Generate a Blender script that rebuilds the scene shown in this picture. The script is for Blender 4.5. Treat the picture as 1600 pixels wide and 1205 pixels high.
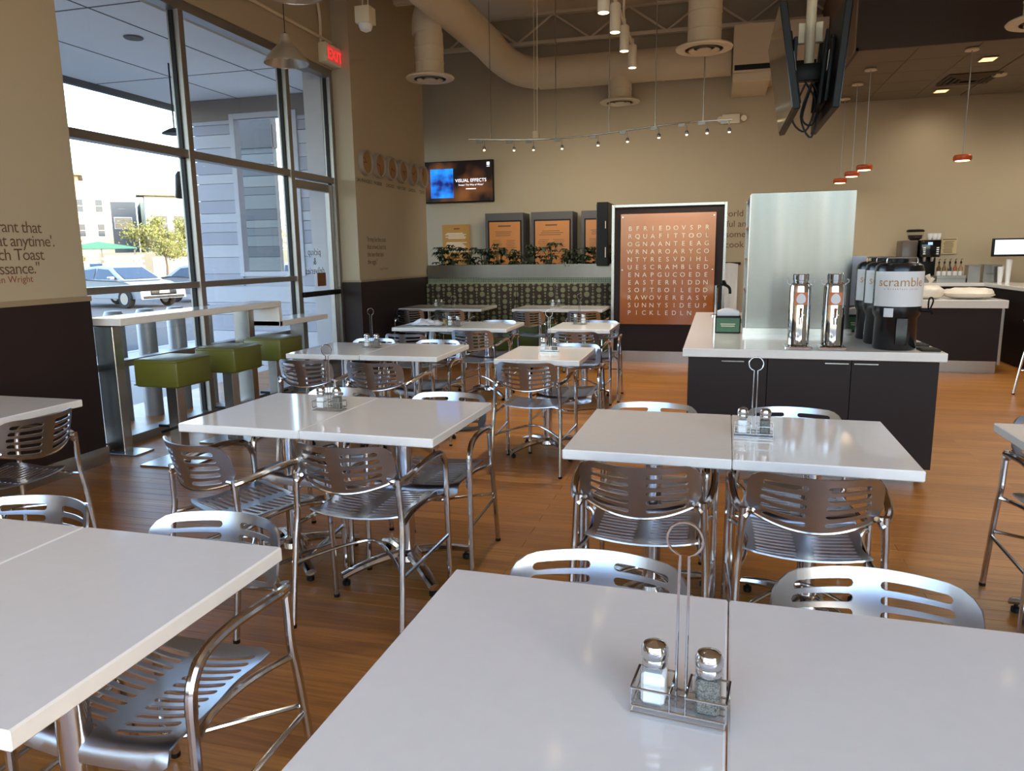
import bpy, bmesh, math, random
from mathutils import Vector, Matrix
from mathutils.geometry import delaunay_2d_cdt
PI = math.pi
random.seed(7)
for o in list(bpy.data.objects): bpy.data.objects.remove(o)
SC = bpy.context.scene
COL = SC.collection

# ---------------------------------------------------------------- camera
def camera():
    F, yaw, pitch, roll, H = 1153.05, math.radians(-15.467), math.radians(10.046), math.radians(-0.7767), 1.4727
    f = Vector((math.sin(yaw), math.cos(yaw), 0)); r = Vector((math.cos(yaw), -math.sin(yaw), 0)); u = Vector((0, 0, 1))
    f2 = f*math.cos(pitch) - u*math.sin(pitch); u2 = u*math.cos(pitch) + f*math.sin(pitch)
    r3 = r*math.cos(roll) + u2*math.sin(roll); u3 = -r*math.sin(roll) + u2*math.cos(roll)
    cd = bpy.data.cameras.new('camera'); cd.sensor_width = 36; cd.lens = 36*F/1600; cd.clip_end = 500; cd.clip_start = .05
    co = bpy.data.objects.new('camera', cd); COL.objects.link(co)
    m = Matrix((r3, u3, -f2)).transposed().to_4x4(); m.translation = (0, 0, H)
    co.matrix_world = m
    SC.camera = co
camera()

# ---------------------------------------------------------------- world, sun, exposure
EXPOSURE = 0.78
SKY = 0.88
SUN = 2.6
SUN_ELEV = 24
w = bpy.data.worlds.new('sky'); SC.world = w; w.use_nodes = True
nt = w.node_tree; nt.nodes.clear()
st = nt.nodes.new('ShaderNodeTexSky'); st.sky_type = 'NISHITA'; st.sun_disc = False
st.sun_elevation = math.radians(SUN_ELEV); st.sun_rotation = math.radians(100); st.air_density = 1.0; st.dust_density = 1.8; st.ozone_density = 1.0
bg = nt.nodes.new('ShaderNodeBackground'); bg.inputs['Strength'].default_value = SKY
wo = nt.nodes.new('ShaderNodeOutputWorld')
tint = nt.nodes.new('ShaderNodeMix'); tint.data_type = 'RGBA'; tint.blend_type = 'MULTIPLY'; tint.inputs['Factor'].default_value = 1; tint.inputs['B'].default_value = (.975, .99, 1.015, 1)
nt.links.new(st.outputs[0], tint.inputs['A']); nt.links.new(tint.outputs['Result'], bg.inputs[0]); nt.links.new(bg.outputs[0], wo.inputs[0])
sl = bpy.data.lights.new('sun', 'SUN'); sl.energy = SUN; sl.angle = .0095; sl.color = (1, .94, .84)
so = bpy.data.objects.new('sun', sl); COL.objects.link(so)
e = math.radians(SUN_ELEV)
so.rotation_euler = Vector((-math.cos(e)*.985, -math.cos(e)*.17, -math.sin(e))).to_track_quat('-Z', 'Y').to_euler()
so.location = (30, 5, 30)
SC.view_settings.view_transform = 'Standard'; SC.view_settings.look = 'None'
SC.view_settings.exposure = EXPOSURE; SC.view_settings.gamma = 1; SC.view_settings.use_curve_mapping = False
SC.cycles.use_denoising = True
SC.cycles.max_bounces = 10; SC.cycles.diffuse_bounces = 5; SC.cycles.glossy_bounces = 5; SC.cycles.transparent_max_bounces = 16
SC.cycles.caustics_reflective = False; SC.cycles.caustics_refractive = False
SC.cycles.sample_clamp_indirect = 6

def portal(name, loc, rot, sx, sy):
    l = bpy.data.lights.new(name, 'AREA'); l.shape = 'RECTANGLE'; l.size = sx; l.size_y = sy; l.cycles.is_portal = True
    o = bpy.data.objects.new(name, l); COL.objects.link(o); o.location = loc; o.rotation_euler = rot
portal('daylight_portal_street', (-4.75, 6.4, 1.85), (0, -PI/2, 0), 3.6, 4.3)
portal('daylight_portal_front', (0.8, -2.45, 2.3), (PI/2, 0, 0), 9.8, 4.4)
portal('daylight_portal_recess', (-5.74, 11.62, 1.8), (0, -PI/2, 0), 3.5, 1.45)

# ---------------------------------------------------------------- materials
def lin(c):
    return tuple(((x/255)/12.92 if x/255 <= .04045 else ((x/255+.055)/1.055)**2.4) for x in c)
def mat(name, rgb, rough=.5, metal=0., var=.06, scale=8., bump=0., bscale=60., stretch=(1, 1, 1), coat=0., spec=.5, emit=None, estr=0., coords='Object'):
    m = bpy.data.materials.new(name); m.use_nodes = True
    n = m.node_tree; b = n.nodes['Principled BSDF']; L = n.links
    tc = n.nodes.new('ShaderNodeTexCoord'); mp = n.nodes.new('ShaderNodeMapping'); mp.inputs['Scale'].default_value = stretch
    L.new(tc.outputs[coords], mp.inputs[0])
    no = n.nodes.new('ShaderNodeTexNoise'); no.inputs['Scale'].default_value = scale; no.inputs['Detail'].default_value = 4
    L.new(mp.outputs[0], no.inputs['Vector'])
    mx = n.nodes.new('ShaderNodeMix'); mx.data_type = 'RGBA'
    c = lin(rgb)
    mx.inputs['A'].default_value = (*[x*(1-var) for x in c], 1); mx.inputs['B'].default_value = (*[min(1, x*(1+var)) for x in c], 1)
    L.new(no.outputs['Fac'], mx.inputs['Factor']); L.new(mx.outputs['Result'], b.inputs['Base Color'])
    b.inputs['Roughness'].default_value = rough; b.inputs['Metallic'].default_value = metal
    b.inputs['Specular IOR Level'].default_value = spec; b.inputs['Coat Weight'].default_value = coat; b.inputs['Coat Roughness'].default_value = .08
    if bump:
        n2 = n.nodes.new('ShaderNodeTexNoise'); n2.inputs['Scale'].default_value = bscale; L.new(mp.outputs[0], n2.inputs['Vector'])
        bp = n.nodes.new('ShaderNodeBump'); bp.inputs['Strength'].default_value = bump; bp.inputs['Distance'].default_value = .01
        L.new(n2.outputs['Fac'], bp.inputs['Height']); L.new(bp.outputs[0], b.inputs['Normal'])
    if emit:
        b.inputs['Emission Color'].default_value = (*lin(emit), 1); b.inputs['Emission Strength'].default_value = estr
    return m
def glass_mat(name, tint=(1, 1, 1), base=.04, ior=1.45, rough=.0):
    m = bpy.data.materials.new(name); m.use_nodes = True; n = m.node_tree; n.nodes.clear(); L = n.links
    out = n.nodes.new('ShaderNodeOutputMaterial'); mx = n.nodes.new('ShaderNodeMixShader')
    tr = n.nodes.new('ShaderNodeBsdfTransparent'); gl = n.nodes.new('ShaderNodeBsdfGlossy'); lw = n.nodes.new('ShaderNodeLayerWeight'); lw.inputs['Blend'].default_value = .5
    pw = n.nodes.new('ShaderNodeMath'); pw.operation = 'POWER'; pw.inputs[1].default_value = 4.5; L.new(lw.outputs['Facing'], pw.inputs[0])
    fr = n.nodes.new('ShaderNodeMath'); fr.operation = 'MULTIPLY_ADD'; fr.inputs[1].default_value = .6; fr.inputs[2].default_value = base*.5; L.new(pw.outputs[0], fr.inputs[0])
    nz = n.nodes.new('ShaderNodeTexNoise'); nz.inputs['Scale'].default_value = 3.
    rm = n.nodes.new('ShaderNodeMapRange'); rm.inputs['To Min'].default_value = rough; rm.inputs['To Max'].default_value = rough+.01
    L.new(nz.outputs['Fac'], rm.inputs[0]); L.new(rm.outputs[0], gl.inputs['Roughness'])
    tr.inputs[0].default_value = (*tint, 1)
    L.new(fr.outputs[0], mx.inputs[0]); L.new(tr.outputs[0], mx.inputs[1]); L.new(gl.outputs[0], mx.inputs[2]); L.new(mx.outputs[0], out.inputs[0])
    return m
def floor_mat():
    m = bpy.data.materials.new('bamboo_floor'); m.use_nodes = True; n = m.node_tree; b = n.nodes['Principled BSDF']; L = n.links
    g = n.nodes.new('ShaderNodeNewGeometry')
    br = n.nodes.new('ShaderNodeTexBrick'); br.offset = .5; br.offset_frequency = 2; br.squash = 1
    br.inputs['Scale'].default_value = 1; br.inputs['Brick Width'].default_value = 1.83; br.inputs['Row Height'].default_value = .096
    br.inputs['Mortar Size'].default_value = .0006; br.inputs['Mortar Smooth'].default_value = .3
    br.inputs['Color1'].default_value = (*lin((188, 130, 62)), 1); br.inputs['Color2'].default_value = (*lin((164, 108, 48)), 1); br.inputs['Mortar'].default_value = (*lin((88, 50, 22)), 1)
    L.new(g.outputs['Position'], br.inputs['Vector'])
    mp = n.nodes.new('ShaderNodeMapping'); mp.inputs['Scale'].default_value = (2.2, 46, 1); L.new(g.outputs['Position'], mp.inputs[0])
    no = n.nodes.new('ShaderNodeTexNoise'); no.inputs['Scale'].default_value = 1; no.inputs['Detail'].default_value = 5; no.inputs['Roughness'].default_value = .65
    L.new(mp.outputs[0], no.inputs['Vector'])
    cr = n.nodes.new('ShaderNodeValToRGB'); cr.color_ramp.elements[0].position = .33; cr.color_ramp.elements[0].color = (.58, .52, .46, 1)
    cr.color_ramp.elements[1].position = .66; cr.color_ramp.elements[1].color = (1.12, 1.08, 1.02, 1)
    L.new(no.outputs['Fac'], cr.inputs[0])
    mx = n.nodes.new('ShaderNodeMix'); mx.data_type = 'RGBA'; mx.blend_type = 'MULTIPLY'; mx.inputs['Factor'].default_value = .85
    L.new(br.outputs['Color'], mx.inputs['A']); L.new(cr.outputs[0], mx.inputs['B']); L.new(mx.outputs['Result'], b.inputs['Base Color'])
    b.inputs['Roughness'].default_value = .36
    return m
def fabric_mat():
    # brown upholstery with strings of pale green discs
    m = bpy.data.materials.new('disc_upholstery'); m.use_nodes = True; n = m.node_tree; b = n.nodes['Principled BSDF']; L = n.links
    tc = n.nodes.new('ShaderNodeTexCoord'); sp = n.nodes.new('ShaderNodeSeparateXYZ'); L.new(tc.outputs['Object'], sp.inputs[0])
    def M(op, a, bb=None, cc=None):
        q = n.nodes.new('ShaderNodeMath'); q.operation = op
        for i, v in enumerate((a, bb, cc)):
            if v is None: continue
            if isinstance(v, (int, float)): q.inputs[i].default_value = v
            else: L.new(v, q.inputs[i])
        return q.outputs[0]
    per, colw = .42, .088
    cx = M('DIVIDE', M('ADD', sp.outputs['X'], 20*colw*8), colw); ci = M('FLOOR', cx); fx = M('MULTIPLY', M('SUBTRACT', M('SUBTRACT', cx, ci), .5), colw)
    par = M('MODULO', ci, 2); grp = M('MODULO', M('FLOOR', M('DIVIDE', ci, 2)), 3)
    fz = M('MODULO', M('ADD', M('ADD', sp.outputs['Z'], M('MULTIPLY', grp, .17)), 40*per), per)
    def union(cs):
        acc = None
        for zc, r in cs:
            dz = M('SUBTRACT', fz, zc)
            q = M('LESS_THAN', M('SQRT', M('ADD', M('MULTIPLY', fx, fx), M('MULTIPLY', dz, dz))), r)
            acc = q if acc is None else M('MAXIMUM', acc, q)
        return acc
    ua = union(((.055, .040), (.134, .028), (.205, .029), (.287, .037), (.366, .026)))
    ub = union(((.03, .013), (.072, .016), (.125, .024), (.184, .023), (.236, .016), (.277, .012), (.312, .010), (.356, .020), (.4, .011)))
    acc = M('ADD', M('MULTIPLY', ua, par), M('MULTIPLY', ub, M('SUBTRACT', 1, par)))
    mx = n.nodes.new('ShaderNodeMix'); mx.data_type = 'RGBA'
    mx.inputs['A'].default_value = (*lin((46, 33, 25)), 1); mx.inputs['B'].default_value = (*lin((112, 112, 82)), 1)
    L.new(acc, mx.inputs['Factor']); L.new(mx.outputs['Result'], b.inputs['Base Color']); b.inputs['Roughness'].default_value = .8
    return m
def mosaic_mat():
    m = bpy.data.materials.new('mosaic_tile'); m.use_nodes = True; n = m.node_tree; b = n.nodes['Principled BSDF']; L = n.links
    tc = n.nodes.new('ShaderNodeTexCoord'); mp = n.nodes.new('ShaderNodeMapping'); mp.inputs['Rotation'].default_value = (PI/2, 0, 0)
    L.new(tc.outputs['Object'], mp.inputs[0])
    br = n.nodes.new('ShaderNodeTexBrick'); br.offset = 0; br.inputs['Scale'].default_value = 1; br.inputs['Brick Width'].default_value = .026; br.inputs['Row Height'].default_value = .026
    br.inputs['Mortar Size'].default_value = .003; br.inputs['Color1'].default_value = (*lin((74, 84, 68)), 1); br.inputs['Color2'].default_value = (*lin((100, 110, 90)), 1)
    br.inputs['Mortar'].default_value = (*lin((160, 168, 146)), 1)
    L.new(mp.outputs[0], br.inputs['Vector']); L.new(br.outputs['Color'], b.inputs['Base Color']); b.inputs['Roughness'].default_value = .3
    return m
M_ = {}
M_['wall'] = mat('tan_paint', (176, 161, 136), .75, var=.02, scale=2, bump=.08, bscale=220)
M_['ceil'] = mat('tan_ceiling_paint', (224, 210, 184), .8, var=.06, scale=3, bump=.5, bscale=7)
M_['duct'] = mat('tan_duct_paint', (218, 203, 174), .55, var=.03, scale=3, bump=.1, bscale=40, stretch=(1, 1, 6))
M_['brown'] = mat('dark_brown_laminate', (44, 33, 31), .55, spec=.25, var=.12, scale=3, stretch=(1, 1, .2))
M_['soffitbrown'] = mat('dark_brown_paint', (50, 38, 33), .6, var=.06)
M_['cap'] = mat('tan_cap_trim', (150, 130, 104), .5)
M_['floor'] = floor_mat()
M_['sub'] = mat('dark_joint', (40, 24, 12), .8)
M_['quartz'] = mat('white_quartz', (236, 231, 225), .085, var=.03, scale=30, spec=.5)
M_['alu'] = mat('brushed_aluminium', (186, 192, 203), .3, 1., var=.05, scale=6, stretch=(1, 30, 1), bump=.02, bscale=90)
M_['chrome'] = mat('polished_aluminium', (205, 204, 204), .13, 1., var=.03)
M_['steel'] = mat('stainless_steel', (178, 176, 172), .26, 1., var=.08, scale=3, stretch=(30, 1, 1))
M_['mirror'] = mat('polished_steel', (215, 214, 212), .06, 1., var=.02)
M_['frame'] = mat('anodised_frame', (150, 146, 142), .38, .85, var=.04)
M_['black'] = mat('black_plastic', (16, 16, 17), .45, var=.2, spec=.25)
M_['gloss'] = mat('black_gloss', (12, 12, 14), .12, var=.2)
M_['green'] = mat('green_vinyl', (98, 97, 36), .36, var=.1, scale=4, bump=.12, bscale=14)
M_['greenbench'] = mat('green_bench_vinyl', (92, 104, 40), .4, var=.1)
M_['glass'] = glass_mat('window_glass', (.965, .97, .97))
M_['jar'] = glass_mat('jar_glass', (.96, .98, .98), ior=1.3)
M_['acrylic'] = glass_mat('clear_acrylic', (.93, .94, .96), ior=1.4)
M_['salt'] = mat('salt', (236, 236, 236), .9, var=.03, scale=400)
M_['pepper'] = mat('pepper', (92, 88, 80), .9, var=.95, scale=170)
for _q in M_['pepper'].node_tree.nodes:
    if _q.type == 'TEX_NOISE': _q.inputs['Detail'].default_value = 0; _q.inputs['Scale'].default_value = 420
    if _q.type == 'MIX': _q.inputs['A'].default_value = (.0, .0, .0, 1); _q.inputs['B'].default_value = (.34, .32, .28, 1)
M_['fabric'] = fabric_mat()
M_['mosaic'] = mosaic_mat()
M_['orange'] = mat('orange_acrylic', (166, 94, 40), .12, var=.04, coat=.6)
M_['menu'] = mat('orange_menu_print', (188, 124, 66), .3, var=.06)
M_['poster'] = mat('tan_poster_print', (184, 132, 62), .4, var=.05)
M_['white'] = mat('white_paint', (232, 230, 224), .5, var=.02)
M_['offwhite'] = mat('ivory_enamel', (222, 210, 184), .4, var=.03)
M_['orangelamp'] = mat('orange_enamel', (190, 78, 34), .25, var=.05)
M_['leaf'] = mat('dark_leaf', (26, 42, 20), .5, var=.4, scale=20)
M_['soil'] = mat('soil', (50, 38, 28), .9, var=.3)
M_['lamp'] = mat('warm_lamp_face', (255, 236, 200), .5, emit=(255, 224, 170), estr=4)
M_['downlight'] = mat('warm_downlight_face', (255, 200, 140), .5, emit=(255, 178, 110), estr=2.2)
M_['ink'] = mat('brown_ink', (96, 70, 52), .7)
M_['inkred'] = mat('red_brown_ink', (130, 52, 28), .7)
M_['inkdark'] = mat('dark_ink', (40, 32, 26), .7)
M_['inkwhite'] = mat('white_ink', (240, 226, 205), .6)
M_['paper'] = mat('white_paper', (225, 226, 228), .7, var=.04)
M_['plasticbag'] = mat('white_plastic_bag', (222, 214, 200), .4, var=.08, scale=12, bump=.5, bscale=20)
M_['concrete'] = mat('concrete', (200, 193, 184), .85, var=.1, scale=1.2, bump=.2, bscale=40)
M_['asphalt'] = mat('asphalt', (62, 64, 66), .9, var=.15, scale=2)
M_['canopy'] = mat('canopy_panel', (226, 224, 222), .6, var=.03)
M_['canopyseam'] = mat('canopy_seam', (96, 92, 88), .7)
M_['carsilver'] = mat('silver_car_paint', (132, 138, 144), .3, .2, var=.03, coat=.8)
M_['carwhite'] = mat('white_car_paint', (222, 222, 220), .25, .1, var=.02, coat=.8)
M_['cardark'] = mat('dark_car_paint', (52, 58, 66), .25, .4, var=.03, coat=.8)
M_['carglass'] = mat('car_glass', (40, 52, 66), .06, var=.1)
M_['tyre'] = mat('tyre_rubber', (26, 26, 27), .8)
M_['cream'] = mat('cream_siding', (178, 164, 132), .8, var=.03, scale=1, stretch=(.1, .1, 3))
M_['greybld'] = mat('grey_stucco', (74, 80, 83), .85, var=.05, scale=.6)
M_['tealbld'] = mat('grey_green_stucco', (112, 120, 108), .85, var=.05, scale=.6)
M_['whitebld'] = mat('white_stucco', (172, 178, 184), .85, var=.03, scale=.6)
M_['rooftrim'] = mat('roof_trim', (126, 116, 98), .8)
M_['block'] = mat('grey_block', (128, 126, 122), .9, var=.08, scale=2)
M_['teal'] = mat('teal_canvas', (52, 104, 88), .7)
M_['treeleaf'] = mat('olive_leaf', (112, 114, 60), .7, var=.35, scale=.8, coords='Generated')
M_['bark'] = mat('bark', (92, 78, 62), .9, var=.2)

# ---------------------------------------------------------------- mesh builder
class MB:
    def __init__(s): s.v = []; s.f = []
    def add(s, vs, fs):
        k = len(s.v); s.v += [tuple(p) for p in vs]; s.f += [tuple(i+k for i in f) for f in fs]; return s
    def box(s, a, b, bev=0, M=None):
        x0, y0, z0 = (min(a[i], b[i]) for i in range(3)); x1, y1, z1 = (max(a[i], b[i]) for i in range(3))
        if not bev:
            vs = [(x, y, z) for x in (x0, x1) for y in (y0, y1) for z in (z0, z1)]
            fs = [(0, 1, 3, 2), (4, 6, 7, 5), (0, 4, 5, 1), (2, 3, 7, 6), (0, 2, 6, 4), (1, 5, 7, 3)]
        else:
            bm = bmesh.new(); bmesh.ops.create_cube(bm, size=1)
            for q in bm.verts: q.co = Vector(((x0+x1)/2+q.co.x*(x1-x0), (y0+y1)/2+q.co.y*(y1-y0), (z0+z1)/2+q.co.z*(z1-z0)))
            bmesh.ops.bevel(bm, geom=bm.edges[:], offset=bev, segments=2 if bev > .006 else 1, affect='EDGES', profile=.5)
            bm.verts.index_update(); vs = [q.co.copy() for q in bm.verts]; fs = [[q.index for q in f.verts] for f in bm.faces]; bm.free()
        if M is not None: vs = [M @ Vector(p) for p in vs]
        return s.add(vs, fs)
    def tube(s, pts, r, n=8, caps=True, closed=False):
        P = [Vector(p) for p in pts]; m = len(P); R = r if isinstance(r, (list, tuple)) else [r]*m
        T = []
        for i in range(m):
            a = P[(i-1) % m] if (closed or i > 0) else P[i]; b = P[(i+1) % m] if (closed or i < m-1) else P[i]
            T.append((b-a).normalized())
        up = Vector((0, 0, 1)) if abs(T[0].z) < .9 else Vector((1, 0, 0))
        nrm = (up-T[0]*up.dot(T[0])).normalized(); vs = []
        for i in range(m):
            nrm = (nrm-T[i]*nrm.dot(T[i])).normalized(); bi = T[i].cross(nrm)
            for k in range(n):
                a = 2*PI*k/n; vs.append(P[i]+(nrm*math.cos(a)+bi*math.sin(a))*R[i])
        fs = []
        for i in range(m if closed else m-1):
            j = (i+1) % m
            for k in range(n): fs.append((i*n+k, i*n+(k+1) % n, j*n+(k+1) % n, j*n+k))
        if caps and not closed:
            fs.append(tuple(reversed(range(n)))); fs.append(tuple((m-1)*n+k for k in range(n)))
        return s.add(vs, fs)
    def lathe(s, prof, n=20, c=(0, 0, 0), M=None, caps=True):
        vs = []; 
        for r, z in prof:
            for k in range(n):
                a = 2*PI*k/n; vs.append(Vector((c[0]+r*math.cos(a), c[1]+r*math.sin(a), c[2]+z)))
        fs = []
        for i in range(len(prof)-1):
            for k in range(n): fs.append((i*n+k, i*n+(k+1) % n, (i+1)*n+(k+1) % n, (i+1)*n+k))
        if caps:
            fs.append(tuple(reversed(range(n)))); fs.append(tuple((len(prof)-1)*n+k for k in range(n)))
        if M is not None: vs = [M @ p for p in vs]
        return s.add(vs, fs)
    def prism(s, poly, d0, d1, M=None):
        # polygon in local xz, extruded along local y
        n = len(poly); vs = [Vector((x, d0, z)) for x, z in poly]+[Vector((x, d1, z)) for x, z in poly]
        fs = [tuple(range(n)), tuple(reversed(range(n, 2*n)))]+[(i, i+n, (i+1) % n+n, (i+1) % n) for i in range(n)]
        if M is not None: vs = [M @ p for p in vs]
        return s.add(vs, fs)
    def plate(s, outline, holes, fmap, th, extra=()):
        P = []; E = []; 
        for loop in [outline]+holes:
            k = len(P); P += [Vector(p) for p in loop]; E += [(k+i, k+(i+1) % len(loop)) for i in range(len(loop))]
        P += [Vector(p) for p in extra]
        vo, eo, fo, *_ = delaunay_2d_cdt(P, E, [], 0, 1e-6)
        def inside(p, L):
            c = False
            for i in range(len(L)):
                a = L[i]; b = L[i-1]
                if (a[1] > p[1]) != (b[1] > p[1]) and p[0] < (b[0]-a[0])*(p[1]-a[1])/(b[1]-a[1])+a[0]: c = not c
            return c
        tris = []
        for f in fo:
            c = ((vo[f[0]]+vo[f[1]]+vo[f[2]])/3)
            if inside(c, outline) and not any(inside(c, h) for h in holes): tris.append(tuple(f))
        n = len(vo); top = []; bot = []
        for p in vo:
            q = fmap(p.x, p.y); ex = fmap(p.x+1e-4, p.y)-q; ey = fmap(p.x, p.y+1e-4)-q
            nn = ex.cross(ey).normalized(); top.append(q+nn*th/2); bot.append(q-nn*th/2)
        cnt = {}
        for t in tris:
            for i in range(3):
                a, b = t[i], t[(i+1) % 3]; cnt[(a, b)] = cnt.get((a, b), 0)+1
        fs = list(tris)+[tuple(reversed([i+n for i in t])) for t in tris]
        for (a, b) in cnt:
            if (b, a) not in cnt: fs.append((b, a, a+n, b+n))
        return s.add(top+bot, fs)
    def mesh(s, name, m, ang=35, smooth=True):
        me = bpy.data.meshes.new(name); me.from_pydata(s.v, [], s.f)
        bm = bmesh.new(); bm.from_mesh(me); bmesh.ops.recalc_face_normals(bm, faces=bm.faces[:]); bm.to_mesh(me); bm.free()
        if smooth:
            me.polygons.foreach_set('use_smooth', [True]*len(me.polygons)); me.set_sharp_from_angle(angle=math.radians(ang))
        me.materials.append(M_[m] if isinstance(m, str) else m); me.update(); return me
    def build(s, name, m, parent=None, **k): return link(name, s.mesh(name, m, **k), parent)
def link(name, data, parent=None, loc=None, rot=None):
    o = bpy.data.objects.new(name, data); COL.objects.link(o)
    if parent is not None: o.parent = parent
    if loc is not None: o.location = loc
    if rot is not None: o.rotation_euler = rot
    return o
def tag(o, label, cat, group=None):
    o['label'] = label; o['category'] = cat
    if group: o['group'] = group
    return o
def thing(name, label, cat, loc=(0, 0, 0), rz=0, group=None):
    o = link(name, None, None, loc, (0, 0, rz)); o.empty_display_size = .1
    return tag(o, label, cat, group)
def struct(o): o['kind'] = 'structure'; return o
def kids(o): return [c for c in KIDS.get(o.name, [])]
def copy_tree(o, parent=None):
    c = o.copy(); COL.objects.link(c); c.parent = parent
    for ch in list(o.children): copy_tree(ch, c)
    return c
def place(proto, loc, rz, label, group, used):
    o = proto if not used else copy_tree(proto); used.append(1)
    o.location = loc; o.rotation_euler = (0, 0, rz); o['label'] = label; o['group'] = group
    return o
def Mx(loc=(0, 0, 0), rot=(0, 0, 0), sc=1):
    from mathutils import Euler
    return Matrix.Translation(loc) @ Euler(rot).to_matrix().to_4x4() @ Matrix.Scale(sc, 4)
def smooth_path(pts, k=5):
    P = [Vector(p) for p in pts]; out = []
    for i in range(len(P)-1):
        p0 = P[max(i-1, 0)]; p1 = P[i]; p2 = P[i+1]; p3 = P[min(i+2, len(P)-1)]
        for j in range(k):
            t = j/k; out.append(.5*((2*p1)+(p2-p0)*t+(2*p0-5*p1+4*p2-p3)*t*t+(-p0+3*p1-3*p2+p3)*t**3))
    out.append(P[-1]); return out
def circ(c, r, n=24, ax='z'):
    return [(c[0]+(r*math.cos(2*PI*k/n) if ax != 'x' else 0), c[1]+(r*math.sin(2*PI*k/n) if ax == 'z' else (r*math.cos(2*PI*k/n) if ax == 'x' else 0)), c[2]+(0 if ax == 'z' else r*math.sin(2*PI*k/n))) for k in range(n)]
def slot(x0, x1, y, h, yf=None, n=5):
    # rounded slot between x0 and x1, height h, centre line y + yf(x)
    yf = yf or (lambda x: 0); r = h/2; top = []; bot = []
    for i in range(n+1):
        x = x0+r+(x1-x0-2*r)*i/n; top.append((x, y+yf(x)+r)); bot.append((x, y+yf(x)-r))
    right = [(x1-r+r*math.sin(a), y+yf(x1-r)+r*math.cos(a)) for a in (PI/4, PI/2, 3*PI/4)]
    left = [(x0+r-r*math.sin(a), y+yf(x0+r)-r*math.cos(a)) for a in (PI/4, PI/2, 3*PI/4)]
    return top+right+bot[::-1]+left
_txt = {}
def text_geo(body, size, align='LEFT', space=1.):
    key = (body, align, space)
    if key not in _txt:
        cu = bpy.data.curves.new('lettering_outline', 'FONT'); cu.body = body; cu.align_x = align; cu.size = 1; cu.resolution_u = 3; cu.space_character = space
        o = bpy.data.objects.new('lettering_outline', cu); COL.objects.link(o); dg = bpy.context.evaluated_depsgraph_get()
        me = bpy.data.meshes.new_from_object(o.evaluated_get(dg))
        _txt[key] = ([v.co.copy() for v in me.vertices], [tuple(p.vertices) for p in me.polygons])
        bpy.data.objects.remove(o); bpy.data.curves.remove(cu); bpy.data.meshes.remove(me)
    v, f = _txt[key]
    return [p*size for p in v], f
def text_part(name, body, size, M, m, parent, align='LEFT', space=1., fm=None):
    v, f = text_geo(body, size, align, space)
    v = [fm(p) if fm else M @ p for p in v]
    me = bpy.data.meshes.new(name); me.from_pydata(v, [], f); me.materials.append(M_[m]); me.update()
    return link(name, me, parent)
FACE_CAM = (PI/2, 0, 0)        # text plane that faces -Y
FACE_ROOM = (PI/2, 0, PI/2)    # text plane on the street wall that faces +X

# ================================================================ the setting
X_WIN = -4.62
def slab(name, boxes, m, parent=None, bev=0):
    b = MB()
    for a, c in boxes: b.box(a, c, bev)
    return b.build(name, m, parent)
# floor: slab, far boards in the material, near boards one by one
PW, PL = .096, 1.83
R0, R1 = 11, 51
floor = struct(slab('floor', [((-5.75, -2.4, -.2), (6.6, 12.6, -.016)), ((-5.75, R1*PW, -.02), (6.6, 12.6, 0)), ((-5.75, -2.4, -.02), (6.6, R0*PW, 0)), ((3.66, R0*PW, -.02), (6.6, R1*PW, 0)), ((-5.75, R0*PW, -.02), (-4.3, R1*PW, 0))], 'floor'))
cache = {}
for r in range(R0, R1):
    off = 0 if r % 2 else PL*.5
    k = -4
    while True:
        a = k*PL-off; b = a+PL; k += 1
        if a >= 3.66: break
        a = max(a, -4.3); b = min(b, 3.66)
        if b <= a+.05: continue
        key = round(b-a, 4)
        if key not in cache: cache[key] = MB().box((0.0006, .0006, -.0155), (b-a-.0006, PW-.0006, 0), .0012).mesh('plank', 'floor')
        link('plank', cache[key], floor, (a, r*PW, 0))
# street side wall, near piece with dark wainscot
wl = struct(slab('wall_left', [((-4.9, -2.4, 0), (-4.31, 4.29, 6.4)), ((-4.9, 4.29, 3.68), (-4.53, 8.5, 6.4)), ((-4.9, 8.5, 0), (-4.31, 10.8, 6.4)), ((-5.9, 10.8, 3.6), (-5.7, 12.6, 6.4)), ((-5.9, 10.8, 0), (-5.7, 10.85, 3.6)), ((-5.9, 12.38, 0), (-5.7, 12.6, 3.6)), ((-5.9, 10.72, 0), (-4.4, 10.8, 6.4))], 'wall'))
slab('wainscot', [((-4.9, -2.4, .12), (-4.295, 4.295, 1.19))], 'brown', wl)
slab('wainscot', [((-4.9, 8.495, .12), (-4.297, 10.74, 1.16))], 'brown', wl)
slab('wainscot_cap', [((-4.9, -2.4, 1.19), (-4.285, 4.30, 1.225))], 'cap', wl)
slab('wainscot_cap', [((-4.9, 8.485, 1.16), (-4.287, 10.74, 1.185))], 'cap', wl)
struct(slab('baseboard_left', [((-4.9, -2.4, 0), (-4.285, 4.305, .125)), ((-4.9, 8.487, 0), (-4.287, 10.74, .125))], 'steel'))
wb = struct(slab('wall_back', [((-5.9, 12.4, 0), (6.6, 12.6, 6.4))], 'wall'))
struct(slab('wall_right', [((6.4, -2.6, 0), (6.6, 12.6, 6.4))], 'wall'))
wf = struct(slab('wall_front', [((-4.9, -2.6, 0), (-4.1, -2.4, 6.4)), ((5.7, -2.6, 0), (6.6, -2.4, 6.4)), ((-4.1, -2.6, 0), (5.7, -2.4, .1)), ((-4.1, -2.6, 4.5), (5.7, -2.4, 6.4))], 'wall'))
ceil = struct(slab('ceiling', [((-5.9, -2.6, 5.3), (6.6, 12.6, 5.6))], 'ceil'))
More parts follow.
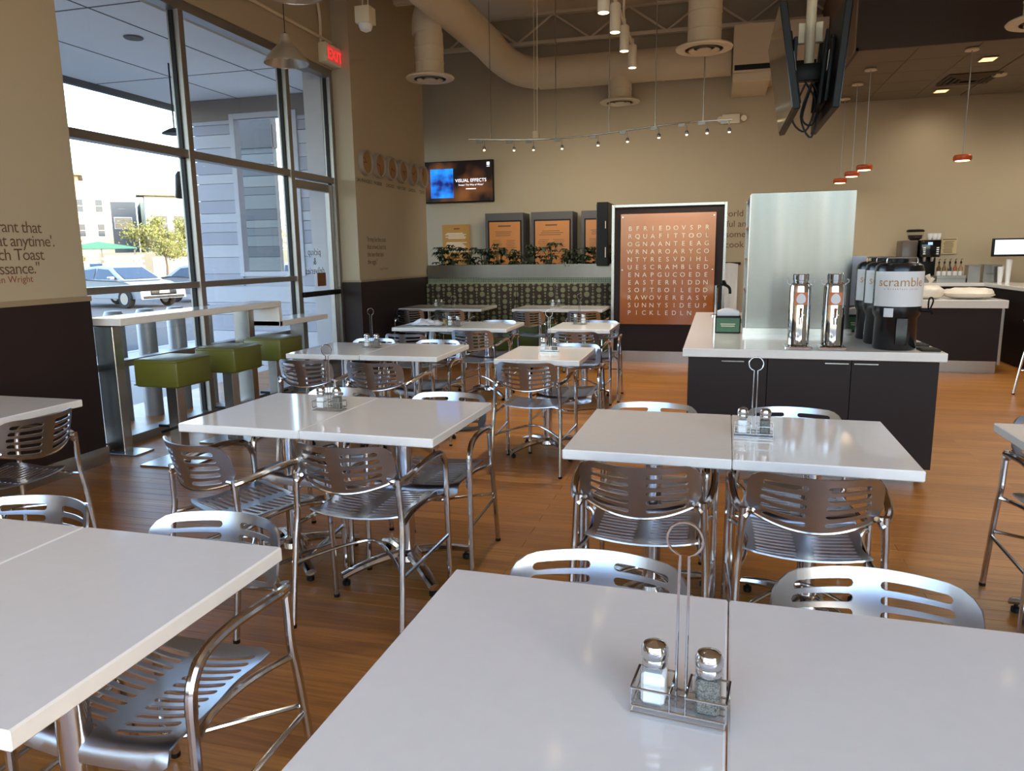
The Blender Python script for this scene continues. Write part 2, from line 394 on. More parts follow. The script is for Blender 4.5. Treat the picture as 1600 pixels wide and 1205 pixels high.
# deck insulation sheets seen between the joists
for i in range(5):
    b = MB(); y0 = 1.2+i*2.25; n = 14
    vs = []; fs = []
    for a in range(n+1):
        for c in range(9):
            x = -4.4+a*(10.7/n); y = y0+c*(2.2/8)
            vs.append((x, y, 5.24+.03*math.sin(a*2.1+c*1.3)+random.uniform(-.02, .02)-.05*math.sin(PI*c/8)))
    for a in range(n):
        for c in range(8): k = a*9+c; fs.append((k, k+1, k+10, k+9))
    b.add(vs, fs); b.build('insulation_sheet', 'ceil', ceil, ang=80)
# windows behind the viewer
w3 = struct(MB().box((-4.1, -2.53, .1), (5.7, -2.47, .18)).box((-4.1, -2.53, 4.42), (5.7, -2.47, 4.5)).box((-4.1, -2.53, 2.36), (5.7, -2.47, 2.43)).build('window_3', 'frame'))
for i in range(6):
    x = -4.1+i*1.96; MB().box((x-.035, -2.55, .1), (x+.035, -2.45, 4.5)).build('mullion', 'frame', w3)
    if i < 5: MB().box((x+.035, -2.503, .18), (x+1.925, -2.497, 2.36)).build('pane', 'glass', w3); MB().box((x+.035, -2.503, 2.43), (x+1.925, -2.497, 4.42)).build('pane', 'glass', w3)
w2 = struct(MB().box((-5.83, 10.85, .0), (-5.77, 12.38, .07)).box((-5.83, 10.85, 3.53), (-5.77, 12.38, 3.6)).box((-5.83, 10.85, .07), (-5.77, 10.92, 3.53)).box((-5.83, 12.31, .07), (-5.77, 12.38, 3.53)).build('window_2', 'frame'))
MB().box((-5.803, 10.92, .07), (-5.797, 12.31, 3.53)).build('pane', 'glass', w2)
# big street window
win = struct(MB().box((X_WIN-.05, 4.29, 0), (X_WIN+.09, 7.5, .07)).box((X_WIN-.05, 4.29, 3.60), (X_WIN+.07, 8.5, 3.69)).build('window_1', 'frame'))
ZR = [(.07, .625), (.68, 1.215), (1.27, 2.36), (2.43, 3.60)]
for z0, z1, y0, y1 in ((.625, .68, 4.29, 7.5), (1.215, 1.27, 4.29, 7.5), (2.36, 2.43, 4.29, 8.5)):
    MB().box((X_WIN-.04, y0, z0), (X_WIN+.06, y1, z1), .003).build('rail', 'frame', win)
for y in (4.31, 5.85, 7.5, 8.47):
    MB().box((X_WIN-.05, y-.035, .0), (X_WIN+.07, y+.035, 3.60), .003).build('mullion', 'frame', win)
    MB().box((X_WIN-.02, y-.05, .07), (X_WIN+.02, y+.05, 3.59)).build('gasket', 'black', win)
for y0, y1 in ((4.345, 5.815), (5.885, 7.465)):
    for z0, z1 in ZR: MB().box((X_WIN-.003, y0, z0), (X_WIN+.003, y1, z1)).build('pane', 'glass', win)
MB().box((X_WIN-.003, 7.535, 2.43), (X_WIN+.003, 8.435, 3.60)).build('pane', 'glass', win)
door = struct(MB().box((X_WIN-.03, 7.54, .01), (X_WIN+.03, 7.62, 2.34), .003).box((X_WIN-.03, 8.35, .01), (X_WIN+.03, 8.43, 2.34), .003).box((X_WIN-.03, 7.62, 2.25), (X_WIN+.03, 8.35, 2.34)).box((X_WIN-.03, 7.62, .01), (X_WIN+.03, 8.35, .22)).build('door_1', 'frame'))
MB().box((X_WIN-.003, 7.62, .22), (X_WIN+.003, 8.35, 2.25)).build('pane', 'glass', door)
MB().box((X_WIN+.03, 7.56, 1.02), (X_WIN+.09, 8.41, 1.08), .01).build('push_bar', 'black', door)
MB().box((X_WIN+.004, 8.0, 1.13), (X_WIN+.006, 8.2, 1.29)).build('sticker', mat('brown_sticker', (120, 74, 40), .5), door)
for i, s in enumerate(('pickup', '&', 'deliveries')):
    text_part('lettering', s, .115, Mx((X_WIN-.006, 7.98, 1.50-i*.11), (PI/2, 0, -PI/2)), 'inkdark', door, 'CENTER')
# drop ceiling over the service counters: dark fascia and tiles
sof = struct(slab('ceiling_soffit', [((1.37, 9.2, 3.63), (6.4, 12.4, 4.95))], 'soffitbrown'))
tilem = mat('ceiling_tile', (120, 108, 92), .8, var=.06, scale=14, bump=.2, bscale=80)
slab('tile_grid', [((1.37, 9.2, 3.60), (1.40, 12.4, 3.63)), ((1.37, 9.2, 3.60), (6.4, 9.23, 3.63))], 'soffitbrown', sof)
tm = MB().box((.004, .004, 0), (.606, .606, .03), .004).mesh('ceiling_tile', tilem)
for i in range(8):
    for j in range(5):
        link('ceiling_tile', tm, sof, (1.40+i*.61, 9.24+j*.61, 3.602+.004*((i*7+j*3) % 3)))
slab('side_fascia', [((1.355, 9.2, 3.60), (1.37, 12.4, 4.95))], mat('tan_fascia', (120, 102, 78), .7), sof)
# quote lettering on the near wall and the clock wall
for i, s in enumerate(('"I went to a restaurant that', "serves 'breakfast at anytime'.", 'So I ordered French Toast', 'during the Renaissance."')):
    ends = (3.98, 4.07, 3.975, 3.935); text_part('lettering', s, .105, Mx((-4.308, ends[i], 1.655-i*.087), FACE_ROOM), 'ink', wl, 'RIGHT', .9)
text_part('lettering', 'Steven Wright', .062, Mx((-4.308, 3.87, 1.34), FACE_ROOM), 'inkred', wl, 'RIGHT')
for i, s in enumerate(('"It may be the cock', 'that crows, but it is', 'the hen that lays', 'the eggs."')):
    text_part('lettering', s, .088, Mx((-4.308, 8.74, 1.665-i*.095), FACE_ROOM), 'ink', wl, 'LEFT', .85)
text_part('lettering', 'Margaret Thatcher', .036, Mx((-4.308, 9.35, 1.30), FACE_ROOM), 'inkred', wl, 'RIGHT')
for i, s in enumerate(('world', 'tiful an', 'dsome', ', cook')):
    text_part('lettering', s, .14, Mx((.04, 12.397, 2.02-i*.16), FACE_CAM), 'ink', wb, 'LEFT')

# ================================================================ tables
ZT = .755
def make_table():
    t = thing('cafe_table', '', 'table')
    MB().box((-.3043, -.379, ZT-.038), (.3043, .379, ZT), .004).build('tabletop', 'quartz', t)
    c = MB().lathe([(.036, .085), (.036, .70)], 20).build('column', 'chrome', t)
    MB().box((-.16, -.16, .70), (.16, .16, .7165), .003).build('top_plate', 'black', t)
    MB().lathe([(.055, .06), (.075, .075), (.07, .10), (.045, .118), (.037, .12)], 20).build('hub', 'chrome', t)
    for k in range(4):
        a = PI/4+k*PI/2; d = Vector((math.cos(a), math.sin(a), 0)); n = Vector((-d.y, d.x, 0)); vs = []; N = 7
        for i in range(N+1):
            s = i/N; r = .05+.27*s; z = .095-.05*s+.012*math.sin(PI*s); wd = .030-.004*s; h = .022-.006*s
            for q in range(8):
                b = 2*PI*q/8; vs.append(d*r+n*(wd*math.cos(b))+Vector((0, 0, z+h*math.sin(b))))
        fs = [(i*8+q, i*8+(q+1) % 8, (i+1)*8+(q+1) % 8, (i+1)*8+q) for i in range(N) for q in range(8)]+[tuple(range(8)), tuple(N*8+q for q in range(8))]
        f = MB().add(vs, fs).build('foot', 'chrome', t)
        MB().lathe([(.014, .0), (.018, .004), (.018, .022), (.008, .026), (.008, .05)], 10, (d.x*.30, d.y*.30, 0)).build('glide', 'black', f)
    return t
TABLE = make_table(); TU = []
def table_pair(cx, y, deg, left, right, group):
    a = math.radians(deg)
    for sgn, lab in ((-1, left), (1, right)):
        if not lab: continue
        lx, ly = sgn*.3055, .38
        place(TABLE, (cx+lx*math.cos(a)-ly*math.sin(a), y+lx*math.sin(a)+ly*math.cos(a), 0), a, lab, group, TU)
TG = 'square cafe tables with white tops'
table_pair(.032, .753, -1.1, 'white cafe table in the foreground with the nearest salt and pepper caddy on it', 'white cafe table at the bottom right corner, no caddy on it', TG)
table_pair(.074, 2.612, -.76, 'white cafe table left half of the pair in front of the coffee island', 'white cafe table right half of the pair in front of the coffee island', TG)
table_pair(-1.677, 2.674, -1.19, 'white cafe table of the second pair, the half nearest the green stools', 'white cafe table of the second pair, right half with its metal star base in view', TG)
table_pair(-1.645, .785, 0, 'white cafe table at the far left of the foreground, cut by the picture edge', 'white cafe table in the left foreground with an aluminium chair tucked under its far side', TG)
table_pair(-2.534, 4.919, .72, 'white cafe table of the third left pair, the half beside the third green stool', 'white cafe table of the third left pair, right half with orange reflections', TG)
place(TABLE, (-1.19, 5.29, 0), math.radians(.6), 'single white cafe table in the centre row with one chair in front of it', TG, TU)
table_pair(-2.588, 6.964, 1.0, 'white cafe table with the crumpled napkins on it', 'white cafe table with grid reflection, right of the crumpled napkins', TG)
place(TABLE, (-1.27, 7.388, 0), 0, 'single white cafe table close to the orange word board', TG, TU)
table_pair(-3.675, 9.565, 0, 'white cafe table in the back corner against the brown wall', 'white cafe table at the left banquette, right half of the back pair', TG)
table_pair(-2.029, 9.571, 0, 'white cafe table at the banquette, left half of the right back pair', 'white cafe table at the banquette right next to the word board', TG)
place(TABLE, (-3.57, 2.765, 0), PI/2, 'white cafe table against the brown wainscot at the left edge', TG, TU)
place(TABLE, (1.44, 3.05, 0), 0, 'white cafe table at the right picture edge beyond the coffee island aisle', TG, TU)

# ================================================================ chairs
def make_chair():
    t = thing('cafe_armchair', '', 'chair')
    # backrest: curved plate with two columns of slots
    W, Hh = .207, .195
    def bot(u): return .045*(u/W)**2
    out = []
    N = 14
    for i in range(N+1):
        u = -W+.02+(2*W-.04)*i/N; out.append((u, bot(u)))
    cr = .055
    out += [(W, bot(W)+.03), (W, Hh-cr)]+[(W-cr+cr*math.cos(a), Hh-cr+cr*math.sin(a)) for a in (PI/8, PI/4, 3*PI/8)]
    for i in range(N+1):
        u = W-cr-(2*W-2*cr)*i/N; out.append((u, Hh))
    out += [(-W+cr-cr*math.sin(a), Hh-cr+cr*math.cos(a)) for a in (PI/8, PI/4, 3*PI/8)]+[(-W, Hh-cr), (-W, bot(W)+.03)]
    holes = []
    for i in range(5):
        v = .030+i*.0325
        for x0, x1 in ((-.168+.004*abs(i-2), -.028), (.028, .168-.004*abs(i-2))):
            k = .034*(1-i/4.5); holes.append(slot(x0, x1, v, .0185, lambda x, k=k: k*(x/W)**2))
    def bm(u, v):
        return Vector((u, -.278+.088*(u/W)**2-.052*(v/Hh), .58+v))
    extra = [(0, .02+.03*i) for i in range(6)]+[(-.018, .02+.03*i) for i in range(6)]+[(.018, .02+.03*i) for i in range(6)]
    MB().plate(out, holes, bm, .006, extra).build('backrest', 'alu', t, ang=40)
    MB().tube([bm(u, bot(u)) for u in [(-W+.012)+(2*W-.024)*k/16 for k in range(17)]], .0065, 8).build('backrest_rim', 'chrome', t)
    # seat: dished plate, waterfall front
    SW = .205
    def hw(v): return SW-.018*math.exp(-((v+.05)/.08)**2)
    so = []
    VB, VF = -.185, .255
    for i in range(9): so.append((-.165+.33*i/8, VB-.012*math.cos((i/8-.5)*PI)))
    for i in range(13):
        v = VB+.02+(VF-VB-.03)*i/12; so.append((hw(v), v))
    for i in range(9): so.append((.19-.38*i/8, VF))
    for i in range(13):
        v = VF-.01-(VF-VB-.03)*i/12; so.append((-hw(v), v))
    sh = []
    for i in range(11):
        v = -.150+i*.031
        for x0, x1 in ((-.168, -.026), (.026, .168)): sh.append(slot(x0, x1, v, .0175, lambda x: .012*(1-(x/.17)**2), 4))
    def sm(u, v):
        z = .437+.022*(u/SW)**2; y = v
        if v < -.1: z += 1.6*(v+.1)**2
        if v > .19:
            r = .03; s = v-.19; a = min(s/r, PI/2); y = .19+r*math.sin(a); z -= r*(1-math.cos(a))+max(0, s-r*PI/2)
        return Vector((u, y, z))
    ex = [(x, -.17+.03*i) for i in range(13) for x in (-.19, -.012, .012, .19)]+[(x, v) for v in (.195, .205, .215, .225, .235, .245) for x in (-.17, -.12, -.08, -.04, 0, .04, .08, .12, .17)]
    MB().plate(so, sh, sm, .006, ex).build('seat', 'alu', t, ang=40)
    for s in (-1, 1):
        l = MB().tube(smooth_path([(s*.238, -.285, .008), (s*.231, -.238, .36), (s*.226, -.222, .46), (s*.222, -.224, .55), (s*.217, -.226, .635)], 3), .0125, 10).build('leg', 'chrome', t)
        MB().lathe([(.0135, 0), (.0135, .014)], 10, (s*.238, -.285, 0)).build('glide', 'black', l)
        l = MB().tube(smooth_path([(s*.258, .205, .008), (s*.256, .198, .30), (s*.254, .194, .53)], 3), .0125, 10).build('leg', 'chrome', t)
        MB().lathe([(.0135, 0), (.0135, .014)], 10, (s*.258, .205, 0)).build('glide', 'black', l)
        MB().tube(smooth_path([(s*.254, .194, .53), (s*.254, .188, .585), (s*.254, .160, .630), (s*.254, .115, .650), (s*.252, .03, .655), (s*.248, -.09, .645), (s*.236, -.18, .630), (s*.219, -.226, .620)], 4), .0135, 10).build('armrest', 'chrome', t)
        MB().tube(smooth_path([(s*.228, -.228, .425), (s*.206, -.16, .430), (s*.198, -.05, .443), (s*.205, .08, .448), (s*.235, .17, .440), (s*.254, .193, .437)], 3), .0095, 8).build('seat_rail', 'chrome', t)
        MB().tube([(s*.234, -.262, .245), (s*.256, .199, .255)], .0075, 8).build('stretcher', 'chrome', t)
        MB().tube([(s*.219, -.226, .60), (s*.210, -.218, .612), (s*.198, -.222, .625), (s*.185, -.24, .632)], [.016, .017, .013, .007], 8).build('bracket', 'chrome', t)
    MB().tube(smooth_path([(-.234, -.258, .265), (-.12, -.12, .285), (0, -.02, .292), (.12, -.12, .285), (.234, -.258, .265)], 4), .0075, 8).build('cross_brace', 'chrome', t)
    return t
CHAIR = make_chair(); CU = []
CG = 'slotted aluminium armchairs'
A = 'aluminium armchair '
CH = [
 (-.234, 2.705, 0, 'back towards us, left one at the table before the coffee island'),
 (.328, 2.695, 0, 'back towards us, right one at the table before the coffee island'),
 (-.265, 3.165, 180, 'peeking over the far side of the table before the coffee island, left one'),
 (.345, 3.175, 180, 'peeking over the far side of the table before the coffee island, right one'),
 (-.24, 1.335, 180, 'behind the foreground table, its top just left of the tall caddy ring'),
 (.345, 1.375, 180, 'behind the bottom right table, widest blue-lit back in the picture'),
 (-1.90, 1.365, 180, 'at the left picture edge behind the left foreground table'),
 (-1.284, 1.365, 180, 'under the left foreground table, its slotted seat in view from above'),
 (-1.88, 2.62, -20, 'turned askew at the second left table, nearest the first green stool'),
 (-1.364, 2.715, 0, 'straight with its back to us at the second left table'),
 (-1.905, 3.235, 180, 'over the far side of the second left table behind its caddy'),
 (-1.296, 3.225, 180, 'over the far side of the second left table at its right corner'),
 (-2.765, 4.79, 0, 'with its back to us at the third left table, nearest the green stools'),
 (-2.215, 4.75, 0, 'with its back to us at the third left table, the right one'),
 (-2.82, 5.52, 180, 'far side of the third left table behind its caddy'),
 (-2.228, 5.50, 180, 'far side of the third left table, the right one'),
 (-1.20, 4.93, 0, 'standing alone with its back to us at the single centre table'),
 (-1.05, 5.42, 180, 'far side of the single centre table'),
 (-2.738, 6.49, 0, 'pulled out before the table with the crumpled napkins'),
 (-2.233, 6.90, 0, 'with orange reflections at the right half of the napkin table'),
 (-2.253, 7.40, 180, 'far side of the napkin table'),
 (-1.226, 6.91, 0, 'with its back to us at the single table by the word board'),
 (-1.17, 7.48, 180, 'far side of the single table by the word board'),
 (-3.97, 9.45, 0, 'at the back corner table, nearest the brown wall'),
 (-3.376, 9.39, 0, 'at the back corner table, second from the brown wall'),
 (-2.27, 9.27, 0, 'at the right banquette table, left of two'),
 (-1.58, 9.33, 0, 'at the right banquette table, nearest the word board'),
 (-3.27, 2.64, 90, 'side-on at the table against the left wainscot'),
 (1.42, 3.225, 180, 'behind the table at the right picture edge'),
 (3.24, 8.24, -90, 'far right beside the service counters, only a leg in view'),
]
for x, y, d, lab in CH: place(CHAIR, (x, y, 0), math.radians(d), A+lab, CG, CU)

# ================================================================ salt and pepper caddies
def make_caddy():
    t = thing('condiment_caddy', '', 'caddy')
    b = MB(); W, D, r = .072, .034, .0022
    for z in (.004, .016): b.tube([(-W, -D, z), (W, -D, z), (W, D, z), (-W, D, z)], r, 6, closed=True)
    for y in (-.017, 0, .017): b.tube([(-W, y, .006), (W, y, .006)], .0015, 6)
    b.build('wire_base', 'chrome', t)
    for s in (-1, 1):
        MB().tube([(s*.012, -D, .016), (s*.012, -D, .046), (s*W, -D, .046), (s*W, -D, .016)], r, 6).tube([(s*.012, D, .016), (s*.012, D, .046), (s*W, D, .046), (s*W, D, .016)], r, 6).tube([(s*W, -D, .046), (s*W, D, .046)], r, 6).tube([(s*.012, -D, .046), (s*.012, D, .046)], r, 6).build('wire_guard', 'chrome', t)
    ring = [(.027*math.sin(a), 0, .288+.027*math.cos(a)) for a in [(-PI+.25)+(2*PI-.5)*k/20 for k in range(21)]]
    MB().tube([(-.0075, 0, .006), (-.0075, 0, .20)]+ring+[(.0075, 0, .20), (.0075, 0, .006)], r, 6).build('ring_handle', 'chrome', t)
    return t
def make_shaker(name, fill, fh, cat):
    t = thing(name, '', cat)
    def sq(r, z, n=4): return r, z
    MB().box((-.0205, -.0205, 0), (.0205, .0205, .068), .006).build('glass_jar', 'jar', t)
    MB().box((-.0185, -.0185, .004), (.0185, .0185, fh), .005).build('contents', fill, t)
    MB().lathe([(.0185, .066), (.0205, .07), (.0205, .078), (.0195, .080), (.0215, .083), (.0215, .094), (.018, .102), (.010, .106), (.001, .107)], 16).build('shaker_lid', 'chrome', t)
    return t
CAD = make_caddy(); SALT = make_shaker('salt_shaker', 'salt', .058, 'shaker'); PEP = make_shaker('pepper_shaker', 'pepper', .062, 'shaker')
cu, su, pu = [], [], []
CD = [(-.033, 1.095, -6, 'the foreground table'), (.16, 2.985, -2, 'the table before the coffee island'), (-1.755, 3.085, -1, 'the second left table'), (-2.64, 5.36, 1, 'the third left table'), (-1.187, 5.345, 1, 'the single centre table'), (-2.575, 7.12, 0, 'the napkin table'), (-1.35, 7.53, 170, 'the table by the word board'), (-3.79, 9.86, 0, 'the back corner table'), (-2.12, 9.98, 0, 'the right banquette table')]
for x, y, d, n in CD:
    a = math.radians(d); dx, dy = .042*math.cos(a), .042*math.sin(a)
    place(CAD, (x, y, ZT), a, 'wire salt and pepper caddy with ring handle on '+n, 'wire caddies', cu)
    place(SALT, (x-dx, y-dy, ZT+.0065), a, 'glass salt shaker with chrome lid in the caddy on '+n, 'salt shakers', su)
    place(PEP, (x+dx, y+dy, ZT+.0065), a, 'glass pepper shaker with chrome lid in the caddy on '+n, 'pepper shakers', pu)
# napkins and drink on the napkin table
nv = []; nf = []
random.seed(3); n = 9
for i in range(n+1):
    for j in range(n+1):
        u, v = i/n-.5, j/n-.5; e = max(0, 1-4*(u*u+v*v))
        nv.append((u*.40+random.uniform(-.012, .012), v*.26+random.uniform(-.012, .012), .004+e*random.uniform(.0, .07)+.006*((i+j) % 2)))
for i in range(n):
    for j in range(n): k = i*(n+1)+j; nf.append((k, k+1, k+n+2, k+n+1))
o = MB().add(nv, nf).build('crumpled_napkin', 'paper', None, ang=12); o.location = (-2.93, 7.27, ZT+.003); tag(o, 'crumpled white paper napkins spread on a table', 'napkin')
g = thing('drinking_glass', 'clear glass half full of amber drink beside the crumpled napkins', 'glass', (-2.70, 7.22, ZT))
MB().lathe([(.030, 0), (.030, .004), (.036, .13), (.034, .13), (.028, .006)], 20, caps=False).build('tumbler', 'jar', g)
MB().lathe([(.026, .007), (.030, .062)], 20).build('drink', mat('amber_drink', (150, 120, 40), .2), g)

# ================================================================ window bar and stools
bar = thing('window_bar', 'long white stepped counter along the street window on steel posts', 'counter', (0, 0, 0))
MB().box((-4.52, 4.45, .995), (-4.20, 6.55, 1.05), .004).build('upper_top', 'quartz', bar)
MB().box((-4.52, 6.50, .80), (-4.20, 6.55, .995), .003).build('step_panel', 'quartz', bar)
MB().box((-4.52, 6.50, .795), (-4.20, 7.46, .85), .004).build('lower_top', 'quartz', bar)
for y, zt in ((4.53, .995), (6.22, .995), (7.2, .795)):
    p = MB().box((-4.53, y, .012), (-4.36, y+.09, zt-.012), .004).build('post', 'steel', bar)
    MB().box((-4.53, y-.06, 0), (-4.21, y+.14, .012), .002).build('foot_plate', 'steel', p)
    MB().box((-4.51, y-.02, zt-.012), (-4.30, y+.11, zt)).build('top_bracket', 'black', p)
def make_stool():
    t = thing('bar_stool', '', 'stool')
    s = MB().box((-.185, -.185, .58), (.185, .185, .78), .022).build('seat', 'green', t)
    for z in (.597, .763): MB().tube([(-.187, -.187, z), (.187, -.187, z), (.187, .187, z), (-.187, .187, z)], .003, 5, closed=True).build('piping', 'green', s)
    MB().box((-.045, -.045, .012), (.045, .045, .58), .003).build('post', 'steel', t)
    MB().box((-.20, -.20, 0), (.20, .20, .012), .003).build('base_plate', 'steel', t)
    MB().tube([(-.17, .0, .26), (.17, .0, .26)], .011, 8).build('footrest', 'black', t)
    MB().tube([(.0, -.17, .26), (.0, .17, .26)], .011, 8).build('footrest', 'black', t)
    return t
ST = make_stool(); su2 = []
for y, x, l in ((4.455, -3.78, 'olive green cube bar stool nearest to us at the window counter'), (5.125, -3.80, 'olive green cube bar stool in the middle of the window counter'), (5.81, -3.83, 'olive green cube bar stool farthest along the window counter')):
    place(ST, (x, y, 0), 0, l, 'green bar stools', su2)

# ================================================================ banquette, planter, word board
bq = thing('banquette', 'long banquette with brown and green disc upholstery under the steel planter', 'banquette', (0, 0, 0))
MB().box((-4.285, 10.28, .10), (-2.87, 10.74, .46), .02).build('seat_cushion', 'greenbench', bq)
MB().box((-2.86, 10.28, .10), (-1.40, 10.74, .46), .02).build('seat_cushion', 'greenbench', bq)
MB().box((-4.285, 10.64, .46), (-2.866, 10.76, 1.05), .01).build('back_cushion', 'fabric', bq)
MB().box((-2.858, 10.64, .46), (-1.40, 10.76, 1.05), .01).build('back_cushion', 'fabric', bq)
MB().box((-4.285, 10.33, 0), (-1.40, 10.74, .10)).build('plinth', 'brown', bq)
pl = thing('planter_box', 'long brushed steel planter above a band of green mosaic tiles', 'planter', (0, 0, 0))
M_['dullsteel'] = mat('dull_steel', (132, 128, 122), .3, 1., var=.1, scale=2, stretch=(6, 1, 1), bump=.06, bscale=3)
MB().box((-4.282, 10.70, 1.13), (-1.395, 10.72, 1.33), .002).box((-4.282, 11.08, 1.13), (-1.395, 11.10, 1.33), .002).build('steel_front', 'dullsteel', pl)
MB().box((-4.282, 10.72, 1.05), (-1.40, 11.08, 1.14)).build('mosaic_band', 'mosaic', pl)
MB().box((-4.282, 10.77, 0), (-1.40, 11.08, 1.05)).build('half_wall', 'brown', pl)
MB().box((-4.282, 10.72, 1.14), (-1.40, 11.08, 1.29)).build('soil', 'soil', pl)
MB().box((-4.282, 10.705, 1.03), (-1.40, 10.72, 1.055), .002).build('tile_trim', mat('pale_green_trim', (140, 152, 126), .4), pl)
random.seed(11)
def leaf(b, base, d, L, wd, droop):
    d = d.normalized(); side = d.cross(Vector((0, 0, 1)));
    side = side.normalized() if side.length > .01 else Vector((1, 0, 0))
    p0 = base; p1 = base+d*L*.45+Vector((0, 0, .1*L)); p2 = base+d*L+Vector((0, 0, -droop*L))
    b.add([p0, p1-side*wd, p2, p1+side*wd, p1+Vector((0, 0, -wd*.35))], [(0, 1, 4), (1, 2, 4), (2, 3, 4), (3, 0, 4)])
PX = [-4.08, -3.93, -3.66, -3.42, -3.17, -2.95, -2.68, -2.40, -2.12, -1.90, -1.68, -1.48]
PD = ['in the corner by the clock wall', 'before the tan poster', 'right of the tan poster', 'left of the first menu board', 'before the first menu board', 'right of the first menu board', 'between the first and second menu boards', 'before the second menu board', 'right of the second menu board', 'before the third menu board', 'beside the black monitor', 'next to the word board']
for i, x in enumerate(PX):
    p = thing('planter_plant', 'dark green leafy plant in the steel planter '+PD[i], 'plant', (x, 10.86, 1.29), random.uniform(0, 6), 'plants in the steel planter')
    b = MB(); sb = MB(); hmax = random.uniform(.25, .36)
    for s in range(17):
        a = random.uniform(0, 2*PI); rr = random.uniform(.03, .15); h = random.uniform(.10, 1)*hmax
        top = Vector((rr*math.cos(a), rr*math.sin(a)*.8, h)); sb.tube([(0.02*math.cos(a), .02*math.sin(a), 0), top*.5+Vector((0, 0, .03)), top], .003, 4)
        for k in range(7):
            q = 2*PI*k/7+random.uniform(-.3, .3); leaf(b, top, Vector((math.cos(q), math.sin(q), random.uniform(-.25, .2))), random.uniform(.06, .11), random.uniform(.017, .028), random.uniform(.2, .6))
    fo = b.build('foliage', 'leaf', p, ang=20); fo['kind'] = 'stuff'
    sb.build('stems', mat('stem', (70, 80, 40), .7) if i == 0 else bpy.data.materials['stem'], p)
# word search board: free-standing dark panel with steel edge
wbd = thing('word_board', 'dark panel with a glossy orange word-search acrylic sheet and steel edges', 'sign', (0, 0, 0))
MB().box((-1.345, 10.16, .15), (.07, 10.34, 2.075)).build('panel', 'brown', wbd)
MB().box((-1.385, 10.14, 0), (-1.345, 10.36, 2.11), .002).box((.07, 10.14, 0), (.105, 10.36, 2.11), .002).box((-1.345, 10.14, 2.075), (.07, 10.36, 2.11), .002).build('steel_edge', 'steel', wbd)
MB().box((-1.345, 10.15, 0), (.07, 10.35, .15)).build('kick_plate', 'steel', wbd)
MB().box((-1.262, 10.128, .52), (-.03, 10.138, 1.985), .001).build('acrylic_sheet', 'orange', wbd)
for x in (-1.235, -.057):
    for z in (.56, 1.25, 1.945): MB().lathe([(.012, 0), (.012, .03), (.009, .035)], 12, M=Mx((x, 10.16, z), (PI/2, 0, 0))).build('standoff', 'chrome', wbd)
ROWS = ['BFRIEDOVSPR', 'RQUAFITTOOL', 'OGNAANTEEAG', 'WRNAROARYCO', 'NTYRESVDIHL', 'UESCRAMBLED', 'ENAPGUCOEDE', 'EASTERRIDDN', 'SOFTBOILEDD', 'RAWOVEREASY', 'SUNNYSIDEUP', 'PICKLEDLN']
LET = {}
for i, row in enumerate(ROWS):
    for j, ch in enumerate(row):
        if ch not in LET:
            v, f = text_geo(ch, .085, 'CENTER'); me = bpy.data.meshes.new('letter'); me.from_pydata(v, [], f); me.materials.append(M_['inkwhite']); LET[ch] = me
        link('letter', LET[ch], wbd, (-1.135+j*.0995, 10.126, 1.765-i*.1015), FACE_CAM)
mon = thing('side_monitor', 'black slab monitor seen edge-on between planter and word board', 'monitor', (-1.55, 10.95, 1.20))
MB().box((-.10, -.42, .10), (.06, .26, .98), .006).build('housing', 'black', mon)
MB().box((-.108, -.40, .13), (-.10, .24, .95)).build('screen', 'gloss', mon)
MB().box((-.03, -.05, 0), (.02, .10, .10)).build('stand', 'black', mon)
MB().box((.02, -.4215, .22), (.032, -.42, .36)).box((.02, -.4215, .62), (.03, -.42, .72)).build('side_print', 'inkwhite', mon)
# menu boxes, poster and television on the back wall
def lines(b, x0, x1, z, n, y, h, gap, seed):
    random.seed(seed)
    for i in range(n):
        a = x0+random.uniform(0, .15)*(x1-x0); c = x1-random.uniform(0, .25)*(x1-x0); b.box((a, y-.001, z-i*gap), (c, y, z-i*gap-h))
for i, (x0, x1, lab) in enumerate(((-3.73, -3.08, 'leftmost dark framed orange menu board behind the planter'), (-2.95, -2.26, 'middle dark framed orange menu board behind the planter'), (-2.12, -1.47, 'right dark framed orange menu board half hidden by the black monitor'))):
    t = thing('menu_board', lab, 'menu board', (x0, 11.95, 1.05), 0, 'menu boards behind the planter'); W = x1-x0
    MB().box((0, 0, 0), (W, .44, 1.10), .003).build('box', mat('slate_frame', (78, 74, 76), .5) if i == 0 else bpy.data.materials['slate_frame'], t)
    MB().box((.05, -.012, .02), (W-.03, .0, .98), .002).build('bezel', 'black', t)
    MB().box((.075, -.018, .04), (W-.05, -.012, .955)).build('menu_sheet', 'menu', t)
    b = MB(); lines(b, .22, W-.2, .90, 1, -.018, .022, .04, i+4); lines(b, .14, W-.12, .80, 3, -.018, .009, .03, i+5); lines(b, .12, W/2-.02, .66, 10, -.018, .007, .028, i+8); lines(b, W/2+.02, W-.1, .66, 10, -.018, .007, .028, i+20); b.build('print', 'ink', t)
ps = thing('wall_poster', 'tan notice poster with white text on the back wall', 'poster', (-4.65, 12.38, 1.20))
MB().box((0, 0, 0), (.50, .02, .80), .002).build('sheet', 'poster', ps)
b = MB(); lines(b, .05, .47, .66, 5, 0, .010, .022, 40); lines(b, .05, .47, .50, 8, 0, .010, .022, 41); b.build('white_print', 'inkwhite', ps)
b = MB(); lines(b, .20, .32, .74, 1, 0, .02, .02, 42); b.box((.20, -.001, .22), (.30, 0, .25)); b.box((.35, -.001, .22), (.46, 0, .26)); b.lathe([(.035, 0), (.035, .002)], 16, M=Mx((.10, 0, .23), (PI/2, 0, 0))); b.build('red_print', 'inkred', ps)
tv = thing('wall_television', 'wall television showing a dark screen with blue picture and white text', 'television', (-4.95, 12.33, 2.37))
